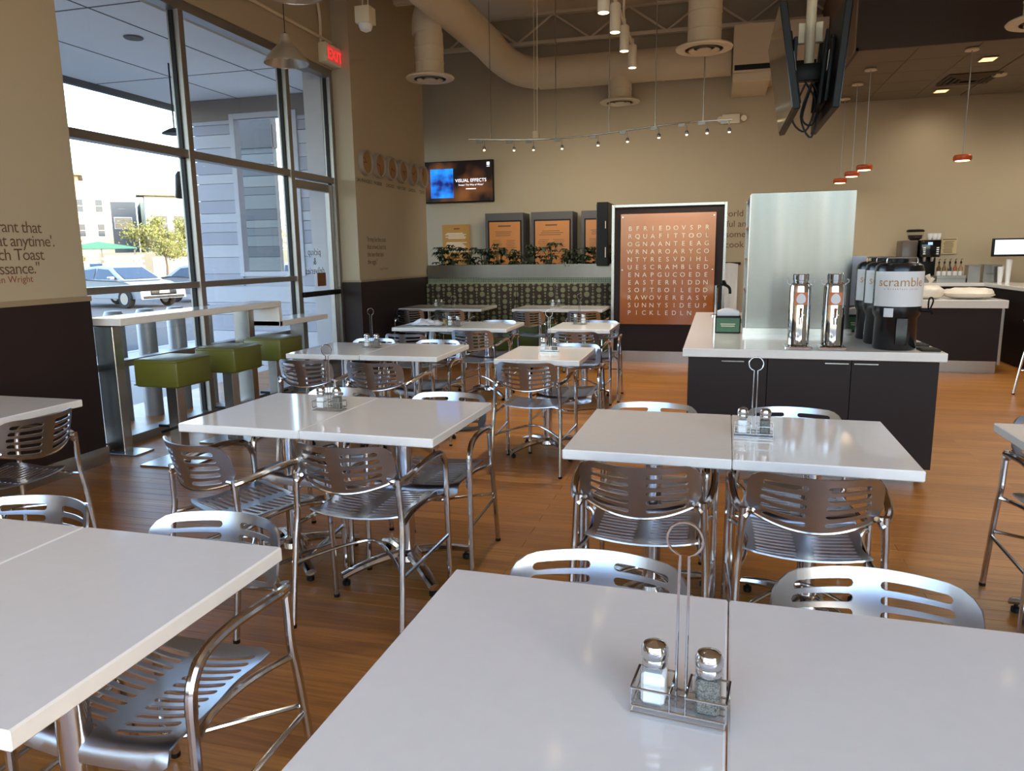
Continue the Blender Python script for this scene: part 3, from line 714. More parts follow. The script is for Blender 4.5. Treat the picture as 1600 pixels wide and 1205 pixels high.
MB().box((0, 0, 0), (1.26, .06, .69), .006).build('housing', 'black', tv)
scr = bpy.data.materials.new('tv_screen'); scr.use_nodes = True
_n = scr.node_tree; _b = _n.nodes['Principled BSDF']; _t = _n.nodes.new('ShaderNodeTexCoord'); _z = _n.nodes.new('ShaderNodeTexNoise'); _z.inputs['Scale'].default_value = 2.2
_r = _n.nodes.new('ShaderNodeValToRGB'); _r.color_ramp.elements[0].position = .42; _r.color_ramp.elements[0].color = (*lin((22, 14, 14)), 1); _r.color_ramp.elements[1].position = .72; _r.color_ramp.elements[1].color = (*lin((120, 74, 40)), 1)
_n.links.new(_t.outputs['Object'], _z.inputs['Vector']); _n.links.new(_z.outputs['Fac'], _r.inputs[0]); _n.links.new(_r.outputs[0], _b.inputs['Emission Color']); _b.inputs['Emission Strength'].default_value = .7
_b.inputs['Base Color'].default_value = (.01, .01, .01, 1); _b.inputs['Roughness'].default_value = .15
MB().box((.015, -.004, .02), (1.245, .0, .675)).build('screen', scr, tv)
blue = bpy.data.materials.new('tv_blue_picture'); blue.use_nodes = True
_n = blue.node_tree; _b = _n.nodes['Principled BSDF']; _t = _n.nodes.new('ShaderNodeTexCoord'); _z = _n.nodes.new('ShaderNodeTexNoise'); _z.inputs['Scale'].default_value = 5
_r = _n.nodes.new('ShaderNodeValToRGB'); _r.color_ramp.elements[0].position = .35; _r.color_ramp.elements[0].color = (*lin((8, 14, 90)), 1); _r.color_ramp.elements[1].position = .68; _r.color_ramp.elements[1].color = (*lin((30, 140, 255)), 1)
_n.links.new(_t.outputs['Object'], _z.inputs['Vector']); _n.links.new(_z.outputs['Fac'], _r.inputs[0]); _n.links.new(_r.outputs[0], _b.inputs['Emission Color']); _b.inputs['Emission Strength'].default_value = .9; _b.inputs['Base Color'].default_value = (.01, .01, .03, 1)
MB().box((.13, -.006, .08), (.545, -.004, .565)).build('picture', blue, tv)
glow = mat('screen_white', (235, 235, 245), .5, emit=(235, 238, 250), estr=.9); M_['glow'] = glow
text_part('lettering', 'VISUAL EFFECTS', .078, Mx((.86, -.006, .335), FACE_CAM), 'glow', tv, 'CENTER')
text_part('lettering', "'Avatar: The Way of Water'", .040, Mx((.86, -.006, .275), FACE_CAM), 'glow', tv, 'CENTER')
MB().box((.77, -.006, .215), (.95, -.005, .228)).build('caption_line', 'glow', tv)
MB().box((1.15, -.006, .60), (1.20, -.005, .65)).box((1.15, -.006, .575), (1.20, -.005, .585)).build('channel_mark', 'glow', tv)
# world clocks
rim = mat('grey_clock_rim', (158, 148, 138), .45)
face = mat('tan_clock_face', (150, 112, 72), .6)
for i, nm in enumerate(('SAN FRANCISCO', 'PHOENIX', 'CHICAGO', 'NEW YORK', 'LONDON', 'TOKYO')):
    pos = ('first and nearest', 'second', 'third', 'fourth', 'fifth', 'sixth and farthest')[i]
    t = thing('wall_clock', 'round grey-rimmed wall clock, %s of six, above the city name %s' % (pos, nm.title()), 'clock', (-4.308, 8.76+i*.378, 2.637), 0, 'world clocks')
    MB().lathe([(.155, 0), (.155, .058), (.140, .058), (.137, .03), (.137, .02)], 40, M=Mx((0, 0, 0), (0, PI/2, 0)), caps=False).build('rim', rim, t)
    MB().lathe([(.145, .0), (.145, .034)], 40, M=Mx((0, 0, 0), (0, PI/2, 0))).build('dial', face, t)
    h = random.uniform(0, 6)
    for L, wd, a in ((.075, .006, h), (.115, .004, h*12)):
        MB().box((.0345, -wd, -.01), (.037, wd, L), 0, Mx((0, 0, 0), (a, 0, 0))).build('hand', 'inkred', t)
    text_part('city_lettering', nm, .062, Mx((0.001, .0, -.245), FACE_ROOM), 'inkdark', t, 'CENTER', .9)

# ================================================================ coffee island
isl = thing('coffee_island', 'dark brown cabinet island with thick white quartz top', 'counter', (0, 0, 0))
MB().box((-.20, 4.96, .795), (1.365, 8.05, .85), .004).build('worktop', 'quartz', isl)
MB().box((-.165, 5.02, .10), (1.335, 8.0, .795)).build('carcass', 'brown', isl)
MB().box((-.12, 5.10, 0), (1.27, 7.95, .10)).build('kick_plate', 'steel', isl)
for x0, x1 in ((-.163, .335), (.338, .836), (.839, 1.333)):
    d = MB().box((x0, 5.0, .105), (x1, 5.02, .79), .0015).build('door', 'brown', isl)
    hx = x1-.17 if x0 < .8 else x0+.04
    hx = {0: .05, 1: .68, 2: .85}[(x0 > 0)+(x0 > .8)]
    MB().box((hx, 4.985, .765), (hx+.14, 5.0, .772)).build('pull', 'steel', d)
M_['panel'] = mat('brushed_steel_panel', (132, 130, 125), .26, 1., var=.06, scale=3, stretch=(6, 1, .6), bump=.6, bscale=1.0)
for _q in M_['panel'].node_tree.nodes:
    if _q.type == 'BUMP': _q.inputs['Distance'].default_value = .05
    if _q.type == 'TEX_NOISE': _q.inputs['Detail'].default_value = 0
shf = thing('steel_shelf_unit', 'tall stainless steel shelf unit with solid end panel standing on the island', 'shelf unit', (0, 0, .85))
MB().box((.23, 5.94, .045), (.955, 5.955, 1.05), .002).build('end_panel', 'panel', shf)
MB().box((.205, 5.935, 0), (.98, 6.73, .045)).build('base', 'steel', shf)
for x in (.235, .945):
    for y in (5.965, 6.72): MB().box((x-.012, y-.012, .045), (x+.012, y+.012, 1.04)).build('post', 'steel', shf)
for z in (.30, .55, .80, 1.02): MB().box((.225, 5.955, z), (.955, 6.73, z+.02), .002).build('shelf', 'steel', shf)
MB().box((.44, 6.70, .05), (.955, 6.715, 1.02)).build('back_panel', 'steel', shf)
random.seed(5)
for k, (z, n) in enumerate(((.32, 3), (.57, 3))):
    for j in range(n):
        o = MB().lathe([(.03, 0), (.042, .10+.03*j), (.044, .10+.03*j)], 16).build('cup_stack', 'paper'); o.location = (.30, 6.10+j*.17, .85+z+.001)
        tag(o, 'stack of white cups, %s on the %s shelf of the steel unit' % (('nearest', 'middle', 'farthest')[j], ('lower', 'upper')[k]), 'cups', 'cups on the steel shelves')
def make_steel_urn():
    t = thing('steel_urn', '', 'urn')
    MB().box((-.082, -.082, 0), (.082, .082, .022), .004).build('drip_base', 'mirror', t)
    MB().lathe([(.055, .022), (.066, .03), (.066, .395), (.060, .415), (.045, .425), (.045, .437), (.048, .44), (.048, .475), (.044, .48)], 32).build('body', 'mirror', t)
    for s in (-1, 1): MB().tube([(s*.060, 0, .41), (s*.078, 0, .425), (s*.08, 0, .44), (s*.068, 0, .445)], .004, 6).build('lug', 'mirror', t)
    MB().box((-.038, -.070, .285), (.038, -.064, .365), .001).build('label', mat('urn_label', (206, 120, 72), .6) if not bpy.data.materials.get('urn_label') else bpy.data.materials['urn_label'], t)
    v = [Vector((.028*math.cos(a)*(1-.15*math.sin(a)), -.0715, .325+.033*math.sin(a))) for a in [2*PI*k/20 for k in range(20)]]
    MB().add(v, [tuple(range(20))]).build('egg_print', 'paper', t)
    MB().tube([(0, -.062, .20), (0, -.10, .20), (0, -.105, .165)], [.012, .011, .008], 10).tube([(0, -.095, .205), (0, -.095, .245), (0, -.10, .265)], [.006, .006, .010], 8).box((-.02, -.098, .222), (.02, -.092, .228)).build('tap', 'mirror', t)
    return t
SU = make_steel_urn(); uu = []
place(SU, (.519, 5.07, .85), 0, 'polished steel beverage urn on the island, left of two', 'steel urns', uu)
place(SU, (.722, 5.07, .85), 0, 'polished steel beverage urn on the island, right one beside the black urns', 'steel urns', uu)
bk = mat('black_urn_plastic', (22, 24, 27), .22, var=.15)
def make_black_urn():
    t = thing('black_coffee_urn', '', 'urn')
    MB().lathe([(.118, 0), (.125, .012), (.122, .20), (.138, .225), (.140, .26), (.140, .50), (.132, .525), (.110, .54), (.06, .548)], 36).build('body', bk, t)
    MB().box((-.025, -.130, .03), (.045, -.115, .205), .004).build('slot', 'gloss', t)
    lb = MB(); n = 24; vs = []; 
    for k in range(n+1):
        a = -PI*.93+PI*.86*k/n; vs += [(.1418*math.cos(a), .1418*math.sin(a), .275), (.1418*math.cos(a), .1418*math.sin(a), .49)]
    lb.add(vs, [(2*k, 2*k+2, 2*k+3, 2*k+1) for k in range(n)]); lb.build('label', 'paper', t)
    def wrap(zb, shift):
        def f(p):
            a = -PI/2+(p.x+shift)/.1425; return Vector((.1428*math.cos(a), .1428*math.sin(a), zb+p.y))
        return f
    text_part('lettering', 'scramble', .078, None, 'poster', t, 'CENTER', 1., wrap(.40, -.01))
    text_part('lettering', 'a breakfast joint', .018, None, 'poster', t, 'CENTER', 1.6, wrap(.378, -.01))
    sv = []
    for k in range(4):
        a = -2.30+.40*k/3; sv += [(.1405*math.cos(a), .1405*math.sin(a), .21), (.1405*math.cos(a), .1405*math.sin(a), .265)]
    MB().add(sv, [(2*k, 2*k+2, 2*k+3, 2*k+1) for k in range(3)]).build('sticker', 'paper', t)
    MB().tube(smooth_path([(-.085, -.06, .525), (-.085, -.06, .565), (-.06, -.06, .572), (.06, -.06, .572), (.085, -.06, .565), (.085, -.06, .525)], 3), .005, 8).build('bail_handle', 'chrome', t)
    MB().lathe([(.05, .545), (.05, .565), (.03, .575)], 20).build('lid', 'black', t)
    MB().tube([(.13, -.03, .245), (.19, -.05, .245), (.195, -.05, .225)], [.014, .012, .010], 8).build('spout', 'black', t)
    MB().tube(smooth_path([(.17, -.045, .255), (.165, -.06, .30), (.17, -.06, .325), (.185, -.06, .325), (.19, -.06, .30), (.18, -.045, .255)], 3), .005, 8).build('tap_lever', 'black', t)
    return t
BU = make_black_urn(); bu = []
place(BU, (1.105, 5.165, .85), 0, 'large black coffee urn with the full scramble label in view', 'black urns', bu)
place(BU, (1.10, 5.455, .85), 0, 'middle black coffee urn half hidden behind the front one', 'black urns', bu)
place(BU, (1.095, 5.75, .85), 0, 'rearmost black coffee urn in the row of three', 'black urns', bu)
for j, (y, l) in enumerate(((5.10, 'small black drip tray in front at the island edge'), (5.36, 'small black drip tray behind the first at the island edge'))):
    t = thing('drip_tray', l, 'tray', (1.29, y, .85)); MB().box((-.055, -.07, 0), (.055, .07, .012), .004).build('dish', 'black', t)
    for k in range(7): MB().box((-.045, -.062+k*.018, .012), (.045, -.054+k*.018, .015)).build('grille_bar', 'gloss', t)
nd = mat('green_napkin_print', (52, 98, 64), .4, var=.3, scale=9)
for x, y, l in ((.095, 6.0, 'napkin dispenser with green front at the island corner left of the steel shelf'), (1.06, 6.22, 'napkin dispenser with green front right of the steel shelf, behind the urns')):
    t = thing('napkin_dispenser', l, 'dispenser', (x, y, .85), 0, 'napkin dispensers')
    MB().box((-.095, -.055, 0), (.095, .055, .135), .006).build('case', 'black', t)
    MB().box((-.086, -.0575, .012), (.086, -.055, .118)).build('front_print', nd, t)
    MB().box((-.055, -.0585, .07), (.055, -.0575, .075)).box((-.05, -.0585, .055), (.05, -.0575, .06)).build('print_lines', 'inkwhite', t)
    v = []
    for i in range(9):
        u = -1+2*i/8
        for yy, zz in ((-.03, .135), (-.035, .185-.02*u*u), (.03, .19-.02*u*u), (.035, .135)): v.append((u*.082, yy, zz))
    MB().add(v, [(4*i+j, 4*i+j+1, 4*i+j+5, 4*i+j+4) for i in range(8) for j in range(3)]).build('napkins', 'paper', t)
ac = thing('acrylic_sign', 'clear acrylic sign holder standing behind the black urns', 'sign holder', (1.0, 5.96, .85)); MB().box((-.05, 0, .22), (.05, .006, .58), .001).build('sheet', mat('frosted_acrylic', (186, 186, 196), .18), ac); MB().box((-.05, -.002, .012), (.05, .004, .22)).build('riser', 'acrylic', ac); MB().box((-.06, -.04, 0), (.06, .05, .012), .002).build('foot', 'acrylic', ac)
# soda tap and hanging apron seen between the word board and the shelf
tp = thing('tap_tower', 'slim chrome and black tap tower at the back of the island', 'tap', (.0, 7.6, .85))
MB().lathe([(.045, 0), (.045, .012), (.016, .02), (.016, .30)], 16).build('column', 'chrome', tp)
MB().tube(smooth_path([(0, 0, .28), (.06, -.03, .31), (.12, -.05, .28), (.13, -.05, .22)], 4), .014, 8).build('spout', 'black', tp)
MB().lathe([(.03, 0), (.035, .02), (.02, .05)], 12, (.06, -.03, .30)).build('valve', 'black', tp)
# white cloth hung behind
cv = []; n = 12
for i in range(n+1):
    for j in range(9): x = i/n; cv.append((.02+.30*x, 12.30+.03*math.sin(x*14+j*.2)+.02*math.sin(j*.7), 1.28-j*.10+.02*math.sin(x*PI)))
hk = thing('hanging_apron', 'white cloth apron hanging on the back wall behind the island', 'apron', (0, 0, 0))
MB().add(cv, [(i*9+j, i*9+j+1, i*9+j+10, i*9+j+9) for i in range(n) for j in range(8)]).build('cloth', 'paper', hk, ang=80)
MB().box((.0, 12.36, 1.27), (.36, 12.40, 1.31), .004).build('rail', 'black', hk)

# ================================================================ service counters at the right back
c2 = thing('service_counter', 'dark brown service counter with white top and two plastic bags on it', 'counter', (0, 0, 0))
MB().box((1.95, 9.90, .775), (3.31, 11.1, .87), .004).build('worktop', 'quartz', c2)
MB().box((2.0, 9.94, .14), (3.26, 11.06, .775)).build('front_panel', 'brown', c2)
MB().box((3.255, 9.93, .10), (3.285, 9.96, .775)).build('corner_trim', 'steel', c2)
MB().box((2.02, 9.95, 0), (3.25, 11.05, .14)).build('kick_plate', 'steel', c2)
c3 = thing('back_counter', 'dark brown back counter with white top along the rear wall', 'counter', (0, 0, 0))
MB().box((1.9, 11.75, .95), (4.0, 12.39, 1.0), .004).box((3.6, 10.2, .95), (4.3, 11.75, 1.0), .004).build('worktop', 'quartz', c3)
MB().box((1.95, 11.80, 0), (3.95, 12.39, .95)).build('carcass', 'brown', c3)
MB().box((3.66, 10.25, 0), (4.25, 11.75, .95)).build('return_carcass', 'brown', c3)
def bag(name, label, loc, sx, sy, sz, knot, seed):
    t = thing(name, label, 'bag', loc); random.seed(seed); vs = []; n, m = 18, 8
    for j in range(m+1):
        ph = PI*j/m
        for i in range(n):
            a = 2*PI*i/n; rr = 1+random.uniform(-.08, .08); vs.append((sx*math.sin(ph)**.6*math.cos(a)*rr, sy*math.sin(ph)**.6*math.sin(a)*rr, max(0, sz*(1-math.cos(ph))/2*rr)))
    fs = [(j*n+i, j*n+(i+1) % n, (j+1)*n+(i+1) % n, (j+1)*n+i) for j in range(m) for i in range(n)]
    MB().add(vs, fs).build('sack', 'plasticbag', t, ang=50)
    if knot: MB().tube([(0, 0, sz*.95), (.01, 0, sz+.05), (-.03, 0, sz+.13)], [.03, .012, .03], 8).tube([(0, 0, sz+.03), (.04, .01, sz+.09)], [.014, .026], 8).build('knot', 'plasticbag', t)
    return t
bag('plastic_bag', 'knotted white plastic bag on the service counter behind the black urns', (2.53, 10.2, .87), .17, .14, .16, True, 2)
bag('plastic_bag', 'wide flat white plastic bag at the right end of the service counter', (2.98, 10.25, .87), .29, .22, .13, False, 4)
Z3 = 1.0
em = thing('espresso_machine', 'black espresso machine with button panel on the back counter', 'coffee machine', (2.80, 11.98, Z3))
MB().box((-.20, -.16, .0), (.22, .30, .10), .01).build('base', 'steel', em)
MB().box((-.02, -.02, .10), (.22, .28, .36), .01).build('body', 'black', em)
MB().box((-.02, -.2, .36), (.23, .28, .60), .012).build('head', 'gloss', em)
MB().box((-.25, -.10, .10), (-.04, .25, .60), .02).build('side_tank', mat('smoke_grey', (90, 80, 74), .3), em)
MB().box((.06, -.204, .53), (.12, -.2, .57)).build('display', mat('lcd', (150, 170, 190), .4, emit=(150, 180, 210), estr=.6), em)
for s in (.005, .175):
    for k in range(4): MB().box((s, -.205, .40+k*.028), (s+.03, -.2, .415+k*.028)).build('button', 'white', em)
for x in (.05, .15): MB().tube([(x, -.10, .36), (x, -.10, .30)], [.03, .02], 10).build('group_spout', 'steel', em)
gr = thing('bean_hopper', 'clear bean hopper with dark lid on top of the espresso machine', 'hopper', (2.75, 12.05, Z3+.60))
MB().lathe([(.06, 0), (.10, .03), (.11, .12)], 20).build('bowl', 'acrylic', gr); MB().lathe([(.055, .003), (.09, .03), (.095, .075)], 16).build('beans', 'soil', gr); MB().lathe([(.115, .12), (.118, .14), (.10, .155)], 20).build('lid', 'black', gr)
for i, x in enumerate((2.89, 2.95, 3.0)):
    o = MB().lathe([(.02, 0), (.032, .05), (.034, .09), (.031, .09)], 14).build('cup', 'paper'); o.location = (x, 11.84, Z3+.601)
    tag(o, 'white cup on top of the espresso machine, %s' % ('left of three', 'middle of three', 'right of three')[i], 'cup', 'cups on the machine')
syr = [((3.06, 'leftmost'), (90, 70, 40)), ((3.13, 'second'), (120, 96, 56)), ((3.20, 'third'), (70, 60, 50)), ((3.27, 'fourth'), (150, 90, 60)), ((3.34, 'rightmost'), (150, 120, 90))]
for (x, nm), c in syr:
    t = thing('syrup_bottle', 'syrup bottle with pump spout on the back counter, %s of five' % nm, 'bottle', (x, 11.93, Z3+.06), 0, 'syrup bottles')
    MB().lathe([(.026, 0), (.028, .01), (.028, .14), (.012, .18), (.011, .21)], 14).build('bottle_body', mat('syrup_'+nm, c, .12, coat=.5), t)
    MB().lathe([(.0285, .03), (.0285, .10)], 14, caps=False).build('label', 'paper', t)
    MB().lathe([(.013, .205), (.013, .235), (.005, .24)], 10).tube([(0, 0, .235), (0, 0, .265), (.01, -.03, .27)], .004, 6).build('pump', 'black', t)
rk = thing('bottle_rack', 'low steel rack holding the syrup bottles', 'rack', (3.2, 11.93, Z3)); MB().box((-.18, -.06, 0), (.20, .06, .058), .003).build('tray', 'steel', rk); MB().box((-.18, -.065, .058), (.20, -.06, .10), .001).build('front_rail', 'steel', rk)
bx = thing('steel_bin', 'plain upright stainless steel bin on the back counter right of the syrup bottles', 'bin', (3.49, 11.92, Z3)); MB().box((-.08, -.08, 0), (.08, .08, .23), .004).build('body', 'steel', bx); MB().box((-.084, -.084, .23), (.084, .084, .245), .003).build('rim', 'steel', bx)
bx = thing('knock_box', 'wide stainless steel cabinet box on the back counter below the order screen', 'box', (3.76, 12.0, Z3)); MB().box((-.14, -.10, 0), (.09, .10, .25), .004).build('body', 'steel', bx); MB().tube([(-.10, -.115, .12), (.05, -.115, .12)], .006, 6).build('handle', 'chrome', bx)
for i in range(2):
    o = MB().lathe([(.026, 0), (.04, .22+.1*i), (.042, .22+.1*i)], 16).build('cup_tower', 'paper'); o.location = (3.80+.09*i, 11.80-.02*i, Z3+.001); tag(o, ('short', 'tall')[i]+' tower of paper cups at the corner of the back counter', 'cups', 'paper cup towers')
t = thing('order_screen', 'flat screen with blank white display above the back counter', 'screen', (3.64, 11.7, 1.36)); MB().box((0, 0, 0), (.62, .04, .245), .008).build('housing', 'black', t)
MB().box((.03, -.004, .028), (.59, 0, .225)).build('display', mat('blank_display', (200, 210, 222), .4, emit=(200, 212, 230), estr=.75), t); MB().tube([(.31, .05, .1), (.31, .35, .1), (.31, .68, .1)], .02, 8).build('arm', 'black', t)
t = thing('wall_notice', 'small framed notice on the wall right of the espresso machine', 'notice', (3.19, 12.385, 1.40)); MB().box((0, 0, 0), (.2, .014, .23), .001).build('sheet', mat('tan_notice', (196, 178, 138), .6), t)
b = MB(); b.box((.01, -.001, .205), (.19, 0, .218)); lines(b, .02, .18, .185, 9, 0, .008, .02, 77); b.build('print', 'ink', t)
t = thing('register', 'black till with small screen at the right end of the back counter', 'till', (4.05, 11.0, Z3)); MB().box((-.14, -.15, 0), (.14, .15, .10), .008).build('base', 'black', t); MB().box((-.15, -.02, .14), (.15, .02, .36), .006, Mx((0, 0, 0), (-.3, 0, 0))).build('screen_housing', 'black', t); MB().tube([(0, .02, .09), (0, .05, .2)], .02, 8).build('neck', 'black', t); MB().box((-.13, -.024, .16), (.13, -.02, .34), 0, Mx((0, 0, 0), (-.3, 0, 0))).build('display', bpy.data.materials['blank_display'], t)

# ================================================================ ceiling services
def lamp_light(name, kind, loc, power, color=(1, .90, .74), size=.05, rot=(0, 0, 0), angle=100, parent=None):
    l = bpy.data.lights.new(name, kind); l.energy = power; l.color = color
    if kind == 'SPOT': l.spot_size = math.radians(angle); l.spot_blend = .9
    l.shadow_soft_size = size
    o = bpy.data.objects.new(name, l); COL.objects.link(o); o.location = loc; o.rotation_euler = rot
    if parent is not None: o.parent = parent
    return o
P_SPOT, P_RAIL, P_PEND, P_DOWN = 74, 2.6, 8, 15
# trusses across the room
for k, (y, z0) in enumerate(((12.24, 4.77), (9.9, 4.80), (7.6, 4.80), (5.3, 4.80))):
    t = thing('roof_joist', 'tan open-web roof joist across the ceiling, %s' % ('nearest the back wall', 'second from the back wall', 'third from the back wall', 'closest to us')[k], 'joist', (0, y, z0), 0, 'roof joists')
    for zc, nm in ((0, 'bottom_chord'), (.43, 'top_chord')):
        MB().box((-4.5, -.045, zc), (6.35, -.012, zc+.055)).box((-4.5, .012, zc), (6.35, .045, zc+.055)).build(nm, 'duct', t)
    for i in range(9):
        x = -4.4+i*1.18; MB().tube([(x, 0, .04), (x+.59, 0, .45)], .018, 6).build('web', 'duct', t); MB().tube([(x+.59, 0, .45), (x+1.18, 0, .04)], .018, 6).build('web', 'duct', t)
# ducts
dc = thing('main_duct', 'long round tan duct running down the room to the back wall', 'duct', (0, 0, 0))
MB().tube(smooth_path([(-3.36, -2.3, 4.54), (-3.36, 6, 4.54), (-3.36, 11.1, 4.53)], 3), .235, 28).build('run', 'duct', dc)
MB().tube(smooth_path([(-3.36, 11.1, 4.53), (-3.32, 11.55, 4.46), (-3.12, 11.88, 4.34), (-2.8, 12.02, 4.28)], 5), .235, 28).build('elbow', 'duct', dc)
MB().tube([(-2.8, 12.02, 4.28), (0.1, 12.02, 4.28)], .235, 28).build('cross_run', 'duct', dc)
for y in (1, 2.5, 4, 5.5, 7, 8.5, 10): MB().tube([(-3.36, y, 4.54), (-3.36, y+.03, 4.54)], .241, 28).build('seam_band', 'duct', dc)
for x in (-2.0, -.9): MB().tube([(x, 12.02, 4.28), (x+.03, 12.02, 4.28)], .241, 28).build('seam_band', 'duct', dc)
bxd = thing('duct_box', 'rectangular tan supply duct box with slot grille on the back wall', 'duct', (0, 0, 0))
MB().box((.12, 11.3, 3.92), (1.34, 12.39, 4.55), .006).build('box', 'duct', bxd); MB().box((.14, 11.294, 3.95), (1.2, 11.3, 4.02)).build('slot_grille', 'black', bxd); MB().box((.12, 11.32, 3.80), (.62, 12.39, 3.92), .006).build('plenum', 'duct', bxd)
def make_diffuser():
    t = thing('drop_diffuser', '', 'diffuser')
    p = MB().lathe([(.18, .03), (.18, 1.35)], 28, caps=False).build('drop_pipe', 'duct', t)
    for z in (.2, .38): MB().tube(circ((0, 0, z), .182, 28), .005, 6, closed=True).build('seam', 'duct', p)
    MB().lathe([(.205, .002), (.25, -.004), (.30, .004), (.31, .018), (.295, .034), (.185, .066)], 36, caps=False).build('rim', 'offwhite', t)
    MB().lathe([(.172, -.004), (.165, .006), (.118, .024), (.112, .016), (.165, -.010)], 32, caps=False).build('cone', 'offwhite', t)
    MB().lathe([(.001, -.004), (.07, -.006), (.078, .004), (.04, .022)], 24).build('centre_cone', 'offwhite', t)
    MB().lathe([(.21, .026), (.21, .032)], 28).build('throat', 'black', t)
    return t
DF = make_diffuser(); du = []
SHORT = MB().lathe([(.18, .03), (.18, .55)], 28, caps=False).mesh('drop_pipe', 'duct')
for (x, y, z, l) in ((-3.60, 9.30, 3.68, 'round ceiling diffuser on a drop pipe next to the clock wall'), (-.218, 8.88, 3.66, 'round ceiling diffuser on a drop pipe left of the hanging televisions'), (-1.535, 12.02, 3.76, 'round ceiling diffuser hanging from the duct at the back wall'), (2.72, 7.95, 3.42, 'round ceiling diffuser cut by the top right picture edge')):
    d_ = place(DF, (x, y, z), 0, l, 'drop diffusers', du)
    if x < -1:
        for ch in d_.children:
            if ch.name.startswith('drop_pipe'):
                ch.data = SHORT
MB().tube(smooth_path([(-3.62, 9.30, 4.22), (-3.62, 9.30, 4.36), (-3.56, 9.30, 4.50), (-3.40, 9.30, 4.56)], 4), .19, 24).build('branch_elbow', 'duct', dc)
# track spotlights
tr = thing('spot_track', 'white ceiling track carrying a row of cylinder spotlights', 'light track', (0, 0, 0))
TRK = [(-.93, 2.0, 3.62), (-.93, 4.6, 3.62), (-.93, 5.6, 3.64), (-.96, 6.5, 3.72), (-1.0, 7.4, 3.80), (-1.03, 8.3, 3.86), (-1.05, 9.4, 3.90)]
MB().tube(TRK, .02, 6).build('rail', 'offwhite', tr)
for x, y, z in (TRK[1], TRK[3], TRK[5]): MB().tube([(x, y, z), (x, y, 5.3)], .012, 6).build('stem', 'offwhite', tr)
def make_spot():
    t = thing('track_spotlight', '', 'spotlight')
    MB().lathe([(.048, 0), (.05, .004), (.05, .235), (.04, .25)], 20).build('cylinder', 'offwhite', t)
    MB().lathe([(.043, -.002), (.043, .0)], 18).build('lens', 'lamp', t)
    MB().box((-.012, -.012, .245), (.012, .012, .32)).build('yoke', 'offwhite', t)
    return t
SP = make_spot(); spu = []
for i, (x, y, z) in enumerate(((-.925, 2.9, 3.32), (-.925, 4.3, 3.30), (-.912, 5.5, 3.27), (-.959, 6.41, 3.40), (-.98, 7.27, 3.48), (-1.01, 8.22, 3.55), (-1.03, 9.17, 3.60))):
    s = place(SP, (x, y, z), 0, 'off-white cylinder track spotlight, %s along the ceiling track' % ('first, nearest to us', 'second', 'third', 'fourth', 'fifth', 'sixth', 'seventh and lowest in the picture')[i], 'track spotlights', spu)
    lamp_light('spot_light', 'SPOT', (x, y, z-.01), P_SPOT*(.3 if i < 2 else 1), angle=84, size=.04)
fill_track = thing('spot_track', 'added white ceiling track to brighten the right aisle, unseen above the picture', 'light track', (0, 0, 0))  # unseen track with five heads, added to brighten the right floor
MB().tube([(2.6, 1.5, 4.1), (2.6, 8.8, 4.1)], .02, 6).build('rail', 'offwhite', fill_track)
for y in (2.2, 8.2): MB().tube([(2.6, y, 4.1), (2.6, y, 5.3)], .012, 6).build('stem', 'offwhite', fill_track)
for i, y in enumerate((2.4, 3.9, 5.4, 6.9, 8.4)):
    place(SP, (2.6, y, 3.78), 0, 'added unseen cylinder spotlight to brighten the right aisle, %s from the front' % ('first', 'second', 'third', 'fourth', 'fifth')[i], 'added right aisle spotlights', spu)
    lamp_light('spot_light', 'SPOT', (2.6, y, 3.77), P_SPOT*1.15, angle=96, size=.04)
# curved low-voltage rail with small heads
rl = thing('monorail_track', 'thin curved low-voltage light rail hanging before the back wall', 'light track', (0, 0, 0))
def rp(s): return Vector((-3.30+3.42*s, 9.9+.35*math.sin(s*PI*1.6), 3.02+.0*s))
def zrail(s): return {0: 0}.get(s, 0)
RP = [rp(k/24) for k in range(25)]
MB().tube(RP, .009, 6).build('rail', 'steel', rl)
for s in (.08, .33, .55, .73, .90): p = rp(s); MB().tube([p, (p.x, p.y, 5.2)], .006, 6).build('hanger', 'steel', rl)
p = rp(.25); MB().box((p.x-.04, p.y-.03, 3.03), (p.x+.04, p.y+.03, 3.13), .006).tube([(p.x-.02, p.y, 3.13), (p.x-.02, p.y, 5.2)], .005, 5).tube([(p.x+.02, p.y, 3.13), (p.x+.03, p.y, 5.2)], .007, 5).build('transformer', 'offwhite', rl)
def make_head():
    t = thing('rail_head', '', 'spotlight')
    MB().box((-.09, -.012, -.045), (-.005, .012, -.005), .002).build('holder', 'frame', t)
    MB().tube([(0, 0, 0), (.015, 0, -.03), (.018, 0, -.09)], .005, 6).build('stem', 'frame', t)
    MB().lathe([(.016, 0), (.022, .012), (.022, .03), (.012, .045)], 12, (.018, 0, -.135)).build('cup', 'frame', t)
    MB().lathe([(.013, -.012), (.015, .001)], 12, (.018, 0, -.135)).build('bulb', 'lamp', t)
    return t
HD = make_head(); hu = []
for i, s in enumerate((.05, .16, .235, .35, .50, .62, .74, .84, .91, .985)):
    p = rp(s); place(HD, tuple(p), 0, 'tiny rail spotlight, number %s from the left on the curved rail' % ('one', 'two', 'three', 'four', 'five', 'six', 'seven', 'eight', 'nine', 'ten')[i], 'rail spotlights', hu)
    lamp_light('rail_light', 'SPOT', (p.x+.018, p.y, p.z-.152), P_RAIL*6, angle=150, size=.02, rot=(.9, 0, 0))
